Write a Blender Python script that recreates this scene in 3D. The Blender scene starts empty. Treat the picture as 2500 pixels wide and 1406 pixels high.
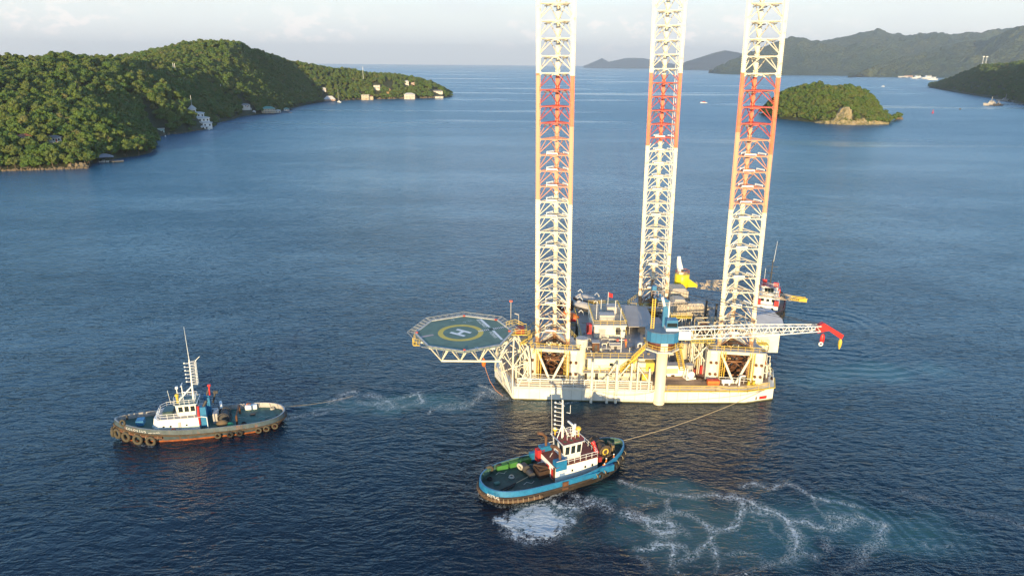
import bpy, bmesh, math, random
import numpy as np
from mathutils import Vector, Matrix, noise as mnoise

S = bpy.context.scene
COL = S.collection
rnd = random.Random(7)
rad = math.radians

# ------------------------------------------------------------------ camera, sky, sun, exposure
FPX, CAMZ = 1720.0, 72.0                      # focal length in photo pixels (2500 wide), drone height in metres
PITCH, ROLL = math.atan(544 / FPX), rad(.475)
cp, sp, cr, sr = math.cos(PITCH), math.sin(PITCH), math.cos(ROLL), math.sin(ROLL)
CR = Vector((cr, sr * sp, sr * cp)); CU = Vector((-sr, cr * sp, cr * cp)); CF = Vector((0, cp, -sp))
cam_data = bpy.data.cameras.new("camera"); cam = bpy.data.objects.new("camera", cam_data); COL.objects.link(cam)
cam_data.sensor_width = 36; cam_data.lens = 36 * FPX / 2500; cam_data.clip_start = 1; cam_data.clip_end = 120000
mw = Matrix((CR, CU, -CF)).transposed().to_4x4(); mw.translation = (0, 0, CAMZ); cam.matrix_world = mw
S.camera = cam
SUN_EL, SUN_AZ = rad(7.6), rad(7)            # sun behind the camera, a little to its left
tosun = Vector((-math.sin(SUN_AZ) * math.cos(SUN_EL), -math.cos(SUN_AZ) * math.cos(SUN_EL), math.sin(SUN_EL)))
sl = bpy.data.lights.new("sun", 'SUN'); sl.energy = 4.4; sl.angle = rad(.55); sl.color = (1, .77, .42)
so = bpy.data.objects.new("sun", sl); COL.objects.link(so); so.rotation_euler = tosun.to_track_quat('Z', 'Y').to_euler()
so['kind'] = 'helper'
S.view_settings.view_transform = 'Standard'; S.view_settings.look = 'None'; S.view_settings.gamma = 1
S.view_settings.use_curve_mapping = False; S.view_settings.exposure = 0.9
S.cycles.max_bounces = 5; S.cycles.diffuse_bounces = 2; S.cycles.glossy_bounces = 3; S.cycles.transmission_bounces = 2
S.cycles.transparent_max_bounces = 8; S.cycles.volume_bounces = 0; S.cycles.use_denoising = True
S.cycles.caustics_reflective = False; S.cycles.caustics_refractive = False; S.cycles.sample_clamp_indirect = 4

# ------------------------------------------------------------------ node helper
class NT:
    def __init__(s, tree): s.t = tree; s.n = tree.nodes; s.l = tree.links
    def put(s, sock, v):
        if v is None: return
        if hasattr(v, 'is_linked') or isinstance(v, bpy.types.NodeSocket): s.l.new(v, sock)
        elif isinstance(v, (tuple, list)) and sock.type == 'RGBA' and len(v) == 3: sock.default_value = (*v, 1)
        else: sock.default_value = v
    def node(s, typ, **kw):
        n = s.n.new(typ)
        for k, v in kw.items(): setattr(n, k, v)
        return n
    def math(s, op, a, b=None, c=None, clamp=False):
        n = s.node('ShaderNodeMath', operation=op, use_clamp=clamp)
        s.put(n.inputs[0], a); s.put(n.inputs[1], b); s.put(n.inputs[2], c); return n.outputs[0]
    def add(s, a, b): return s.math('ADD', a, b)
    def mul(s, a, b): return s.math('MULTIPLY', a, b)
    def vmath(s, op, a, b=None):
        n = s.node('ShaderNodeVectorMath', operation=op); s.put(n.inputs[0], a); s.put(n.inputs[1], b)
        return n.outputs['Value'] if op in ('LENGTH', 'DOT_PRODUCT', 'DISTANCE') else n.outputs[0]
    def maprange(s, v, a, b, c=0., d=1., smooth=False):
        n = s.node('ShaderNodeMapRange', interpolation_type='SMOOTHSTEP' if smooth else 'LINEAR')
        for i, x in enumerate((v, a, b, c, d)): s.put(n.inputs[i], x)
        return n.outputs[0]
    def mapping(s, vec, loc=(0, 0, 0), rot=(0, 0, 0), scale=(1, 1, 1)):
        n = s.node('ShaderNodeMapping'); s.put(n.inputs[0], vec)
        n.inputs[1].default_value = loc; n.inputs[2].default_value = rot; n.inputs[3].default_value = scale; return n.outputs[0]
    def noise(s, vec, scale, detail=3, rough=.5, dist=0., col=False):
        n = s.node('ShaderNodeTexNoise'); s.put(n.inputs['Vector'], vec); s.put(n.inputs['Scale'], scale)
        n.inputs['Detail'].default_value = detail; n.inputs['Roughness'].default_value = rough; n.inputs['Distortion'].default_value = dist
        return n.outputs['Color'] if col else n.outputs['Fac']
    def voro(s, vec, scale, feature='DISTANCE_TO_EDGE', out='Distance'):
        n = s.node('ShaderNodeTexVoronoi', feature=feature); s.put(n.inputs['Vector'], vec); s.put(n.inputs['Scale'], scale); return n.outputs[out]
    def mix(s, f, a, b, blend='MIX'):
        n = s.node('ShaderNodeMix', data_type='RGBA', blend_type=blend); s.put(n.inputs[0], f); s.put(n.inputs[6], a); s.put(n.inputs[7], b); return n.outputs[2]
    def ramp(s, f, stops, interp='LINEAR'):
        n = s.node('ShaderNodeValToRGB'); s.put(n.inputs[0], f); r = n.color_ramp; r.interpolation = interp
        while len(r.elements) < len(stops): r.elements.new(.5)
        for e, (p, c) in zip(r.elements, stops): e.position = p; e.color = (*c, 1)
        return n.outputs[0]
    def bump(s, h, strength=1., dist=1.):
        n = s.node('ShaderNodeBump'); s.put(n.inputs['Height'], h); s.put(n.inputs['Strength'], strength); s.put(n.inputs['Distance'], dist); return n.outputs[0]

# ------------------------------------------------------------------ world
W = bpy.data.worlds.new("World"); S.world = W; W.use_nodes = True
t = NT(W.node_tree); bg = W.node_tree.nodes['Background']
sky = t.node('ShaderNodeTexSky', sky_type='NISHITA'); sky.sun_disc = False; sky.sun_elevation = SUN_EL
sky.sun_rotation = math.pi + SUN_AZ; sky.air_density = 1.0; sky.dust_density = 1.5; sky.ozone_density = 1.5; sky.altitude = 50
tc = t.node('ShaderNodeTexCoord').outputs['Generated']
sep = t.node('ShaderNodeSeparateXYZ'); t.put(sep.inputs[0], tc)
zz = t.math('MAXIMUM', sep.outputs[2], 0.0)
# thin high veil of cloud and humid air all round the horizon, fading to clear blue overhead
hz = t.ramp(t.math('POWER', zz, .5), [(0, (.77, .75, .73)), (.15, (.76, .75, .73)), (.27, (.72, .76, .735)), (.34, (.68, .95, 1.06)), (.42, (.54, 1.0, 1.32)), (.62, (.26, .68, 1.22)), (.80, (.055, .21, .50)), (1, (.035, .13, .38))])
sunward = t.math('MAXIMUM', t.vmath('DOT_PRODUCT', tc, tuple(tosun)), 0.0)
base = t.mix(t.math('SUBTRACT', .92, t.mul(sunward, .35)), sky.outputs[0], t.vmath('SCALE', hz, None))
sc_ = base.node.inputs[7].links[0].from_node; sc_.inputs[3].default_value = 8.0
# low cumulus bank along the horizon, sunlit
q = t.vmath('DIVIDE', tc, t.node('ShaderNodeCombineXYZ').outputs[0])
nn = t.noise(t.mapping(tc, scale=(1, 1, 2.0)), 34, 6, .58)
band = t.math('MULTIPLY', t.maprange(sep.outputs[2], .010, .034, 0, 1, True), t.maprange(sep.outputs[2], .085, .035, 0, 1, True))
patch = t.maprange(t.noise(t.mapping(tc, loc=(.3, 0, 0)), 3.2, 2), .44, .60, 0, 1, True)
cm = t.math('MULTIPLY', t.maprange(nn, .50, .62, 0, 1, True), t.math('MULTIPLY', band, patch))
nn2 = t.noise(t.mapping(tc, scale=(1, 1, 3.5)), 7, 5, .6)
wisp = t.math('MULTIPLY', t.maprange(nn2, .45, .75, 0, .45, True), t.maprange(sep.outputs[2], .0, .08, 0.2, 1, True))
base = t.mix(wisp, base, (5.2, 5.3, 5.4))
base = t.mix(t.math('MULTIPLY', cm, .70), base, (7.9, 7.0, 6.4))
W.node_tree.nodes.remove(q.node)
t.put(bg.inputs[0], base); bg.inputs[1].default_value = .105

# ------------------------------------------------------------------ projection helper: a photo pixel to a point in the place
def ray(x, y): return CF + CR * ((x - 1250) / FPX) + CU * ((703 - y) / FPX)
def G(x, y, z=0.0):
    d = ray(x, y); k = (z - CAMZ) / d.z; return Vector((d.x * k, d.y * k, z))
def AY(x, y, Y):
    d = ray(x, y); k = Y / d.y; return Vector((d.x * k, Y, CAMZ + d.z * k))

# ------------------------------------------------------------------ materials
MATS = {}
def M(name, c, rough=.5, var=.15, scale=.7, rust=0., metal=0., bump=0., c2=None, streak=False):
    if name in MATS: return MATS[name]
    m = bpy.data.materials.new(name); m.use_nodes = True; t = NT(m.node_tree); b = m.node_tree.nodes['Principled BSDF']
    pos = t.node('ShaderNodeNewGeometry').outputs['Position']
    n1 = t.noise(pos, scale, 4, .6); n2 = t.noise(pos, scale * 7, 3, .6)
    dark = tuple(x * (1 - 2.2 * var) for x in c) if c2 is None else c2
    col = t.mix(t.maprange(t.add(t.mul(n1, .7), t.mul(n2, .3)), .38, .66), dark, c)
    if rust:
        v = t.mapping(pos, scale=(1, 1, .16)) if streak else pos
        r1 = t.noise(v, 1.3, 5, .65)
        col = t.mix(t.mul(t.maprange(r1, .72 - .3 * rust, .80 - .22 * rust), .85), col, t.mix(n2, (.13, .045, .018), (.28, .10, .035)))
    t.put(b.inputs['Base Color'], col)
    b.inputs['Roughness'].default_value = rough; b.inputs['Metallic'].default_value = metal
    if bump: t.put(b.inputs['Normal'], t.bump(n2, bump, .1))
    MATS[name] = m; return m
white = M('cream white paint', (.80, .75, .63), .45, .10, .5, rust=.26, streak=True)
white2 = M('clean white paint', (.82, .81, .78), .4, .05, .5)
lwhite = M('leg white paint', (.78, .73, .62), .5, .10, .4, rust=.2)
yellow = M('yellow rail paint', (.72, .50, .07), .5, .10, 1.)
syellow = M('strong yellow paint', (.85, .62, .02), .4, .05, .4)
grey = M('grey deck paint', (.38, .34, .31), .75, .15, .5, rust=.1)
lgrey = M('light grey panel', (.45, .42, .40), .6, .10, .4, rust=.1)
dgrey = M('dark grey steel', (.07, .065, .065), .6, .2, 1.)
black = M('black rubber', (.022, .020, .019), .75, .2, 2.)
tyre_m = M('worn tyre rubber', (.085, .070, .045), .8, .15, 3.)
brown = M('rusty brown deck', (.47, .32, .21), .8, .2, .35, rust=.25)
rusty = M('rusty machinery', (.16, .065, .028), .75, .25, 1.5)
rustd = M('dark rusty steel', (.06, .03, .018), .8, .25, 1.5)
blue = M('blue crane paint', (.035, .19, .38), .45, .10, .6, rust=.03)
red = M('red paint', (.62, .03, .03), .45, .10, 1.)
dred = M('dark red paint', (.28, .03, .03), .6, .12, 1.)
orange = M('orange paint', (.75, .18, .03), .55, .10, 2.)
green = M('green deck paint', (.085, .19, .15), .7, .22, .8, rust=.26)
dgreen = M('dark green deck', (.034, .078, .064), .65, .25, .8, rust=.22)
lgreen = M('bright green steel', (.07, .24, .05), .55, .15, 1.)
teal = M('teal hull paint', (.075, .112, .138), .55, .25, .8, rust=.56, streak=True)
antif = M('orange antifouling', (.42, .12, .035), .6, .25, .9, rust=.35)
bhull = M('black hull paint', (.055, .042, .034), .6, .3, .6, rust=.25)
tblue = M('bright blue paint', (.018, .195, .40), .5, .18, .9, rust=.2, streak=True)
glass = M('window glass', (.02, .03, .035), .12, .1, 1.)
rope_m = M('rope', (.42, .33, .20), .9, .1, 3.)
skin_m = M('skin', (.35, .2, .13), .6)
dgrey2 = M('grey awning cloth', (.46, .46, .48), .8, .08, .3)
helig = M('helideck green paint', (.135, .215, .170), .75, .14, .5)
helig2 = M('helideck yellow paint', (.62, .45, .06), .6, .08, .5)
mark_w = M('white marking paint', (.75, .75, .74), .6, .06, .6)

# ------------------------------------------------------------------ mesh builder
class MB:
    def __init__(s): s.v = []; s.f = []; s.sm = []; s.mi = []; s.m = 0
    def _add(s, vs, fs, smooth=False):
        o = len(s.v); s.v += [tuple(v) for v in vs]
        for f in fs: s.f.append(tuple(i + o for i in f)); s.sm.append(smooth); s.mi.append(s.m)
        return s
    def box(s, c, d, rz=0.):
        x, y, z = d[0] / 2, d[1] / 2, d[2] / 2; ca, sa = math.cos(rz), math.sin(rz)
        vs = [(c[0] + a * x * ca - b * y * sa, c[1] + a * x * sa + b * y * ca, c[2] + e * z) for e in (-1, 1) for a, b in ((-1, -1), (1, -1), (1, 1), (-1, 1))]
        return s._add(vs, [(3, 2, 1, 0), (4, 5, 6, 7), (0, 1, 5, 4), (1, 2, 6, 5), (2, 3, 7, 6), (3, 0, 4, 7)])
    def bx(s, x0, x1, y0, y1, z0, z1): return s.box(((x0 + x1) / 2, (y0 + y1) / 2, (z0 + z1) / 2), (x1 - x0, y1 - y0, z1 - z0))
    def bar(s, p, q, r, n=5, r2=None):
        p, q = Vector(p), Vector(q); d = q - p
        if d.length < 1e-5: return s
        a = d.orthogonal().normalized(); b = d.cross(a).normalized(); r2 = r if r2 is None else r2
        vs = [p + (a * math.cos(2 * math.pi * i / n) + b * math.sin(2 * math.pi * i / n)) * r for i in range(n)]
        vs += [q + (a * math.cos(2 * math.pi * i / n) + b * math.sin(2 * math.pi * i / n)) * r2 for i in range(n)]
        s._add(vs, [(i, (i + 1) % n, n + (i + 1) % n, n + i) for i in range(n)], n > 7)
        s._add(vs[:n], [tuple(range(n - 1, -1, -1))]); s._add(vs[n:], [tuple(range(n))]); return s
    def beam(s, p, q, w, h):
        p, q = Vector(p), Vector(q); d = (q - p).normalized(); up = Vector((0, 0, 1)) if abs(d.z) < .95 else Vector((0, 1, 0))
        a = d.cross(up).normalized() * w / 2; b = a.cross(d).normalized() * h / 2
        vs = [e + x * a + y * b for e in (p, q) for x, y in ((-1, -1), (1, -1), (1, 1), (-1, 1))]
        return s._add(vs, [(0, 1, 2, 3), (7, 6, 5, 4), (4, 5, 1, 0), (5, 6, 2, 1), (6, 7, 3, 2), (7, 4, 0, 3)])
    def path(s, pts, r, n=5):
        for a, b in zip(pts, pts[1:]): s.bar(a, b, r, n)
        return s
    def prism(s, poly, z0, z1, taper=1., c=None):
        n = len(poly)
        if c is None: c = (sum(p[0] for p in poly) / n, sum(p[1] for p in poly) / n)
        lo = [(x, y, z0) for x, y in poly]; hi = [(c[0] + (x - c[0]) * taper, c[1] + (y - c[1]) * taper, z1) for x, y in poly]
        s._add(lo + hi, [(i, (i + 1) % n, n + (i + 1) % n, n + i) for i in range(n)] + [tuple(range(n - 1, -1, -1)), tuple(range(n, 2 * n))]); return s
    def lathe(s, c, prof, n=16, a0=0.):
        vs = []
        for r, z in prof: vs += [(c[0] + r * math.cos(a0 + 2 * math.pi * i / n), c[1] + r * math.sin(a0 + 2 * math.pi * i / n), c[2] + z) for i in range(n)]
        k = len(prof)
        s._add(vs, [(j * n + i, j * n + (i + 1) % n, (j + 1) * n + (i + 1) % n, (j + 1) * n + i) for j in range(k - 1) for i in range(n)], n > 8)
        s._add(vs[:n], [tuple(range(n - 1, -1, -1))]); s._add(vs[-n:], [tuple(range(n))]); return s
    def ell(s, c, r, nu=10, nv=6):
        pr = [(math.sin(math.pi * j / nv) * 1., -math.cos(math.pi * j / nv)) for j in range(nv + 1)]
        vs = [(c[0] + r[0] * a * math.cos(2 * math.pi * i / nu), c[1] + r[1] * a * math.sin(2 * math.pi * i / nu), c[2] + r[2] * b) for a, b in pr for i in range(nu)]
        return s._add(vs, [(j * nu + i, j * nu + (i + 1) % nu, (j + 1) * nu + (i + 1) % nu, (j + 1) * nu + i) for j in range(nv) for i in range(nu)], True)
    def torus(s, c, axis, R, r, n=14, m=6):
        ax = Vector(axis).normalized(); a = ax.orthogonal().normalized(); b = ax.cross(a); c = Vector(c); vs = []
        for i in range(n):
            u = 2 * math.pi * i / n; d = a * math.cos(u) + b * math.sin(u)
            for j in range(m):
                w = 2 * math.pi * j / m; vs.append(c + d * (R + r * math.cos(w)) + ax * r * 1.15 * math.sin(w))
        return s._add(vs, [(i * m + j, ((i + 1) % n) * m + j, ((i + 1) % n) * m + (j + 1) % m, i * m + (j + 1) % m) for i in range(n) for j in range(m)], True)
    def quad(s, a, b, c, d): return s._add([a, b, c, d], [(0, 1, 2, 3)])
    def rail(s, pts, h=1.1, gap=1.6, r=.04, mid=True, post=.045):
        for a, b in zip(pts, pts[1:]):
            a, b = Vector(a), Vector(b); L = (b - a).length; k = max(1, round(L / gap)); up = Vector((0, 0, h))
            s.bar(a + up, b + up, r, 4)
            if mid: s.bar(a + up * .52, b + up * .52, r * .8, 4)
            for i in range(k + 1): p = a.lerp(b, i / k); s.bar(p, p + up, post, 4)
        return s
    def truss(s, p, q, w, h, n, r, rb):
        p, q = Vector(p), Vector(q); d = (q - p).normalized(); a = d.cross(Vector((0, 0, 1))).normalized() * w / 2; b = a.cross(d).normalized() * h / 2
        cs = [(-1, -1), (1, -1), (1, 1), (-1, 1)]
        P = [[p.lerp(q, i / n) + a * x + b * y for x, y in cs] for i in range(n + 1)]
        for k in range(4): s.bar(P[0][k], P[n][k], r, 5)
        for i in range(n):
            for k in range(4):
                j = (k + 1) % 4; s.bar(P[i][k] if i % 2 else P[i][j], P[i + 1][j] if i % 2 else P[i + 1][k], rb, 4)
                if i % 2 == 0: s.bar(P[i][k], P[i][j], rb, 4)
        return s
    def mesh(s, name, *mats):
        me = bpy.data.meshes.new(name); me.from_pydata(s.v, [], s.f)
        for m in mats: me.materials.append(m)
        me.polygons.foreach_set('use_smooth', s.sm)
        if s.m or len(mats) > 1: me.polygons.foreach_set('material_index', s.mi)
        me.update(); return me
    def build(s, name, mat, parent=None, loc=None):
        mats = mat if isinstance(mat, (list, tuple)) else [mat]
        o = bpy.data.objects.new(name, s.mesh(name, *mats)); COL.objects.link(o)
        if parent is not None: o.parent = parent
        if loc is not None: o.location = loc
        return o
def tag(o, label=None, cat=None, group=None, kind=None):
    if label: o['label'] = label
    if cat: o['category'] = cat
    if group: o['group'] = group
    if kind: o['kind'] = kind
    return o
def empty(name, label, cat, loc=(0, 0, 0), rz=0., group=None):
    o = bpy.data.objects.new(name, None); COL.objects.link(o); o.location = loc; o.rotation_euler.z = rz; o.empty_display_size = .5
    return tag(o, label, cat, group)
def thing(name, label, cat, parts, loc=(0, 0, 0), rz=0., group=None):
    """parts: list of (part name, MB, material)"""
    o = empty(name, label, cat, loc, rz, group)
    for p in parts: p[1].build(p[0], p[2], o)
    return o
def dup(o, parent=None):
    c = o.copy(); COL.objects.link(c)
    if parent is not None: c.parent = parent
    for ch in o.children: dup(ch, c)
    return c
def text(s, body, size, mat, parent, loc, rot, name='lettering', depth=.01, align='CENTER'):
    cu = bpy.data.curves.new(name, 'FONT'); cu.body = body; cu.size = size; cu.extrude = depth; cu.align_x = align; cu.align_y = 'CENTER'
    tmp = bpy.data.objects.new(name, cu); me = bpy.data.meshes.new_from_object(tmp); bpy.data.objects.remove(tmp); me.materials.clear(); me.materials.append(mat); o = bpy.data.objects.new(name, me); COL.objects.link(o); o.parent = parent; o.location = loc; o.rotation_euler = rot
    return o
def sheet(name, poly, z, mat, parent=None, kind=None):
    me = bpy.data.meshes.new(name); me.from_pydata([(x, y, z) for x, y in poly], [], [tuple(range(len(poly)))]); me.materials.append(mat)
    o = bpy.data.objects.new(name, me); COL.objects.link(o)
    if parent is not None: o.parent = parent
    if kind: o['kind'] = kind
    return o
# ------------------------------------------------------------------ water
WX0, WX1, WY0, WY1, WS = -96., 118., 82., 230., .4      # the stretch of water round the vessels carries foam, wash and rings
def C_pts(s, ox, oy, k): return [G(ox + a / k, oy + b / k) for a, b in s]
T1 = (1500, 1100, 2.5); T2 = (1140, 960, 3.7); T3 = (640, 930, 3.788)
STRANDS = [(p, *T1, a, w) for p, a, w in (
    ([(40, 190), (150, 230), (320, 260), (450, 290), (520, 265), (640, 262), (720, 285), (790, 330), (830, 365), (960, 400)], .8, .5),
    ([(720, 280), (850, 330), (960, 380), (1060, 430), (1085, 490), (1090, 560), (1070, 630), (1020, 670), (930, 705), (820, 745), (700, 762)], 1., .75),
    ([(760, 210), (860, 205), (960, 240), (1060, 210), (1130, 240), (1220, 285), (1300, 300), (1500, 340)], .85, .5),
    ([(60, 380), (150, 395), (240, 430), (330, 450), (370, 490), (320, 520), (250, 490)], 1., .9),
    ([(70, 400), (180, 420), (230, 470), (260, 500), (350, 500)], .9, .6),
    ([(290, 400), (340, 370), (430, 385), (520, 425), (580, 470), (610, 500), (690, 460), (740, 430), (800, 370)], .95, .6),
    ([(320, 290), (310, 340), (345, 372)], .8, .4),
    ([(610, 500), (570, 560), (540, 610), (480, 640), (420, 660), (350, 680), (330, 720), (370, 745)], .9, .5),
    ([(180, 600), (260, 570), (350, 575), (430, 590), (460, 630), (420, 665)], .9, .5),
    ([(340, 580), (330, 640), (350, 690), (420, 740), (440, 765)], 1., .6), ([(160, 660), (200, 720), (260, 760)], .9, .6),
    ([(370, 680), (480, 690), (600, 740), (700, 740)], .7, .4), ([(600, 740), (620, 690), (640, 620), (600, 570), (610, 510)], .9, .55),
    ([(700, 640), (740, 630), (830, 640), (910, 665)], .7, .4), ([(1090, 440), (1180, 435), (1260, 470), (1330, 480), (1380, 470), (1430, 430), (1400, 400), (1330, 410)], .85, .9),
    ([(1490, 400), (1560, 440), (1640, 470), (1640, 540), (1590, 580), (1540, 620), (1530, 690), (1430, 720), (1310, 735)], .85, .9),
    ([(1220, 290), (1240, 350), (1270, 390)], .7, .35), ([(870, 410), (940, 440), (980, 490), (1020, 530)], .6, .35), ([(1270, 540), (1290, 590), (1260, 600)], .7, .6),
    ([(1750, 250), (1850, 280), (2000, 320), (2200, 380), (2400, 420), (2500, 470)], .55, .6), ([(1900, 570), (1950, 600), (2080, 580)], .6, .4), ([(2230, 690), (2220, 760)], .55, .35),
    ([(1060, 620), (1150, 620), (1200, 640)], .8, .7), ([(200, 290), (230, 310), (170, 330)], .6, .3))]
STRANDS += [(p, *T2, a, w) for p, a, w in (
    ([(390, 1190), (400, 1120), (480, 1060), (600, 1015), (720, 1030), (820, 1080), (860, 1180), (850, 1260), (700, 1305), (560, 1308), (430, 1270), (390, 1190)], 1.25, .8),
    ([(480, 1080), (600, 1060), (700, 1100), (790, 1180), (750, 1250), (600, 1270), (480, 1200), (520, 1130)], 1.2, .9), ([(540, 1170), (640, 1160), (700, 1210)], 1.2, 1.),
    ([(780, 960), (830, 1000), (950, 1000), (1080, 970), (1180, 990), (1250, 1050)], 1.05, .8), ([(820, 1030), (900, 1020), (1010, 1040), (1110, 1010)], 1.05, .7),
    ([(950, 920), (990, 960), (1060, 990)], .9, .4), ([(960, 1060), (985, 1120), (975, 1160)], .7, .35), ([(850, 1090), (930, 1080), (990, 1050)], .9, .5), ([(720, 930), (740, 970), (800, 1000)], .8, .35),
    ([(110, 850), (160, 930), (210, 990), (300, 1030), (400, 1015), (540, 990), (700, 945), (800, 910), (940, 872)], .95, .4), ([(330, 1080), (360, 1180), (380, 1210)], .6, .35), ([(1420, 1070), (1480, 1110)], .8, .8))]
STRANDS += [(p, *T3, a, w) for p, a, w in (
    ([(200, 340), (320, 325), (430, 300), (480, 265), (600, 265)], .8, .45), ([(450, 290), (520, 315), (600, 300)], .7, .4), ([(600, 215), (640, 190), (740, 165), (800, 110), (880, 100)], .95, .7),
    ([(740, 130), (820, 150), (880, 140)], .8, .6), ([(900, 190), (1000, 210), (1120, 200), (1210, 190), (1240, 240), (1180, 270), (1100, 240)], .95, .7), ([(1010, 120), (1080, 150), (1150, 175), (1210, 200)], .95, .7),
    ([(1260, 160), (1380, 150), (1460, 125), (1490, 160), (1440, 210), (1300, 240)], .85, .6), ([(1550, 290), (1570, 240), (1640, 250), (1700, 210), (1850, 200), (1900, 190)], .8, .5), ([(1380, 120), (1430, 110), (1480, 145)], .8, .7),
    ([(1740, 250), (1850, 240), (1960, 200), (2040, 140), (2070, 100)], .9, .7), ([(2040, 40), (2130, 70), (2200, 120), (2330, 165)], .9, .7), ([(2000, 100), (2100, 110), (2180, 150), (2260, 160)], .8, .8),
    ([(2330, 172), (2420, 195), (2600, 200), (2760, 205), (2900, 196)], .7, .5), ([(1780, 140), (1870, 165)], .7, .35), ([(680, 280), (760, 260), (790, 280)], .55, .5), ([(-1180, 575), (-1100, 590), (-1010, 600)], .8, .3))]
CRESTS = [([(200, 265), (350, 215), (500, 190), (620, 160), (720, 120), (900, 72), (1050, 80), (1200, 100)], .10), ([(210, 290), (420, 215), (700, 190)], .06), ([(1100, 60), (1300, 90), (1400, 125)], .07), ([(1250, 20), (1500, 40), (1800, 45), (2050, 20)], .06)]
def polyd(X, Y, pts):
    d = np.full(X.shape, 1e9); al = np.zeros(X.shape)
    for a, b_ in zip(pts, pts[1:]):
        ex, ey = b_.x - a.x, b_.y - a.y; u = np.clip(((X - a.x) * ex + (Y - a.y) * ey) / (ex * ex + ey * ey + 1e-9), 0, 1); d = np.minimum(d, np.hypot(X - a.x - u * ex, Y - a.y - u * ey))
    return d
def water_mesh():
    xs_, ys_ = np.arange(WX0, WX1 + .01, WS), np.arange(WY0, WY1 + .01, WS); X, Y = np.meshgrid(xs_, ys_); rg = np.random.RandomState(3)
    def vnoise(sc, seed):      # smooth value noise on the grid
        r_ = np.random.RandomState(seed); A = r_.rand(400, 400); gx, gy = (X - WX0) / sc, (Y - WY0) / sc; ix, iy = gx.astype(int), gy.astype(int); fx, fy = gx - ix, gy - iy; fx = fx * fx * (3 - 2 * fx); fy = fy * fy * (3 - 2 * fy)
        return (A[iy, ix] * (1 - fx) + A[iy, ix + 1] * fx) * (1 - fy) + (A[iy + 1, ix] * (1 - fx) + A[iy + 1, ix + 1] * fx) * fy
    WXn = X + (vnoise(3.5, 1) - .5) * 1.8 + (vnoise(1.2, 2) - .5) * .9; WYn = Y + (vnoise(3.5, 3) - .5) * 1.4 + (vnoise(1.2, 4) - .5) * .8
    foam = np.zeros(X.shape); halo = np.zeros(X.shape)
    for p, ox, oy, k, a, w in STRANDS:
        d = polyd(WXn, WYn, C_pts(p, ox, oy, k)); brk = .55 + .75 * vnoise(4.5, int(abs(p[0][0]) + abs(p[0][1]))); foam = np.maximum(foam, a * brk * np.exp(-(d / (w * .60)) ** 1.5)); halo = np.maximum(halo, a * np.exp(-(d / (w * 2.0)) ** 2))
    d0 = np.hypot((WXn - 4.2) / 4.2, (WYn - 99.3) / 3.2) + (vnoise(2.6, 21) - .5) * 1.1 + (vnoise(1.1, 22) - .5) * .7; foam = np.maximum(foam, np.clip(2.1 - d0 * 1.35, 0, 1.6)); halo = np.maximum(halo, np.clip(1.5 - d0, 0, 1))
    def el(cx, cy, rx, ry, deg, soft, wp=.6):
        c_, s_ = math.cos(rad(deg)), math.sin(rad(deg)); dx, dy = X - cx, Y - cy; L = np.hypot((dx * c_ + dy * s_) / rx, (-dx * s_ + dy * c_) / ry) + (vnoise(7, int(cx * 7 + 999)) - .5) * wp + (vnoise(2.5, int(cy * 3 + 500)) - .5) * wp * .4
        u = np.clip((1 - L) / (1 - soft), 0, 1); return u * u * (3 - 2 * u)
    churn = np.maximum.reduce([el(34, 97, 23, 13, -3, .6), el(56, 99, 24, 10, -8, .3), el(5.5, 100.5, 7.5, 5, 20, .5), el(-24, 142, 24, 6.5, 5, .3), el(24, 108, 14, 6, 5, .3), el(88, 160, 30, 8, 8, .2), el(10, 141, 12, 4, 0, .3) * .8])
    # rings of wash and the crests thrown by the hulls: real relief
    Z = np.zeros(X.shape)
    for cx, cy, wl, r0, r1, amp, sy in ((37, 97, 2.7, 21, 62, .055, 1.3), (-22, 139, 2.1, 15, 40, .030, 1.5), (4, 105, 1.9, 13, 34, .030, 1.2), (86, 192, 4.2, 14, 70, .085, 1.3)):
        d = np.hypot(X - cx, (Y - cy) * sy) + (vnoise(9, int(cx + 200)) - .5) * 5 + (vnoise(3.3, int(cx + 300)) - .5) * 1.2; e = np.clip((d - r0 * .85) / (r0 * .3), 0, 1) * np.clip((r1 - d) / (r1 - r0 * 1.2), 0, 1); Z += np.sin(d * 6.283 / wl) * amp * e * (.35 + vnoise(11, int(cx + 77)))
    for p, amp in CRESTS:
        d = polyd(X, Y, C_pts(p, *T3)); Z += amp * np.cos(np.clip(d / 1.1, 0, 4.7)) * np.exp(-(d / 2.2) ** 2) * 1.4
    edge = np.minimum.reduce([X - WX0, WX1 - X, Y - WY0, WY1 - Y]); f = np.clip(edge / 12, 0, 1); Z *= f
    ny, nx_ = X.shape; V = np.stack([X, Y, Z], -1).reshape(-1, 3); idx = np.arange(ny * nx_).reshape(ny, nx_); Q = np.stack([idx[:-1, :-1], idx[:-1, 1:], idx[1:, 1:], idx[1:, :-1]], -1).reshape(-1, 4)
    B = 60000.; outer = [(-B, -3000, 0), (B, -3000, 0), (B, WY0, 0), (-B, WY0, 0), (-B, WY1, 0), (B, WY1, 0), (B, 90000, 0), (-B, 90000, 0), (WX0, WY0, 0), (WX1, WY0, 0), (WX1, WY1, 0), (WX0, WY1, 0)]
    n0 = len(V); V = np.concatenate([V, np.array(outer, float)]); OQ = [(0, 1, 2, 3), (4, 5, 6, 7), (3, 8, 11, 4), (9, 2, 5, 10)]; OQ = np.array(OQ) + n0; Q = np.concatenate([Q, OQ])
    me = bpy.data.meshes.new('water'); me.vertices.add(len(V)); me.vertices.foreach_set('co', V.ravel()); me.loops.add(Q.size); me.loops.foreach_set('vertex_index', Q.ravel()); me.polygons.add(len(Q)); me.polygons.foreach_set('loop_start', np.arange(len(Q)) * 4); me.polygons.foreach_set('loop_total', np.full(len(Q), 4))
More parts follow.
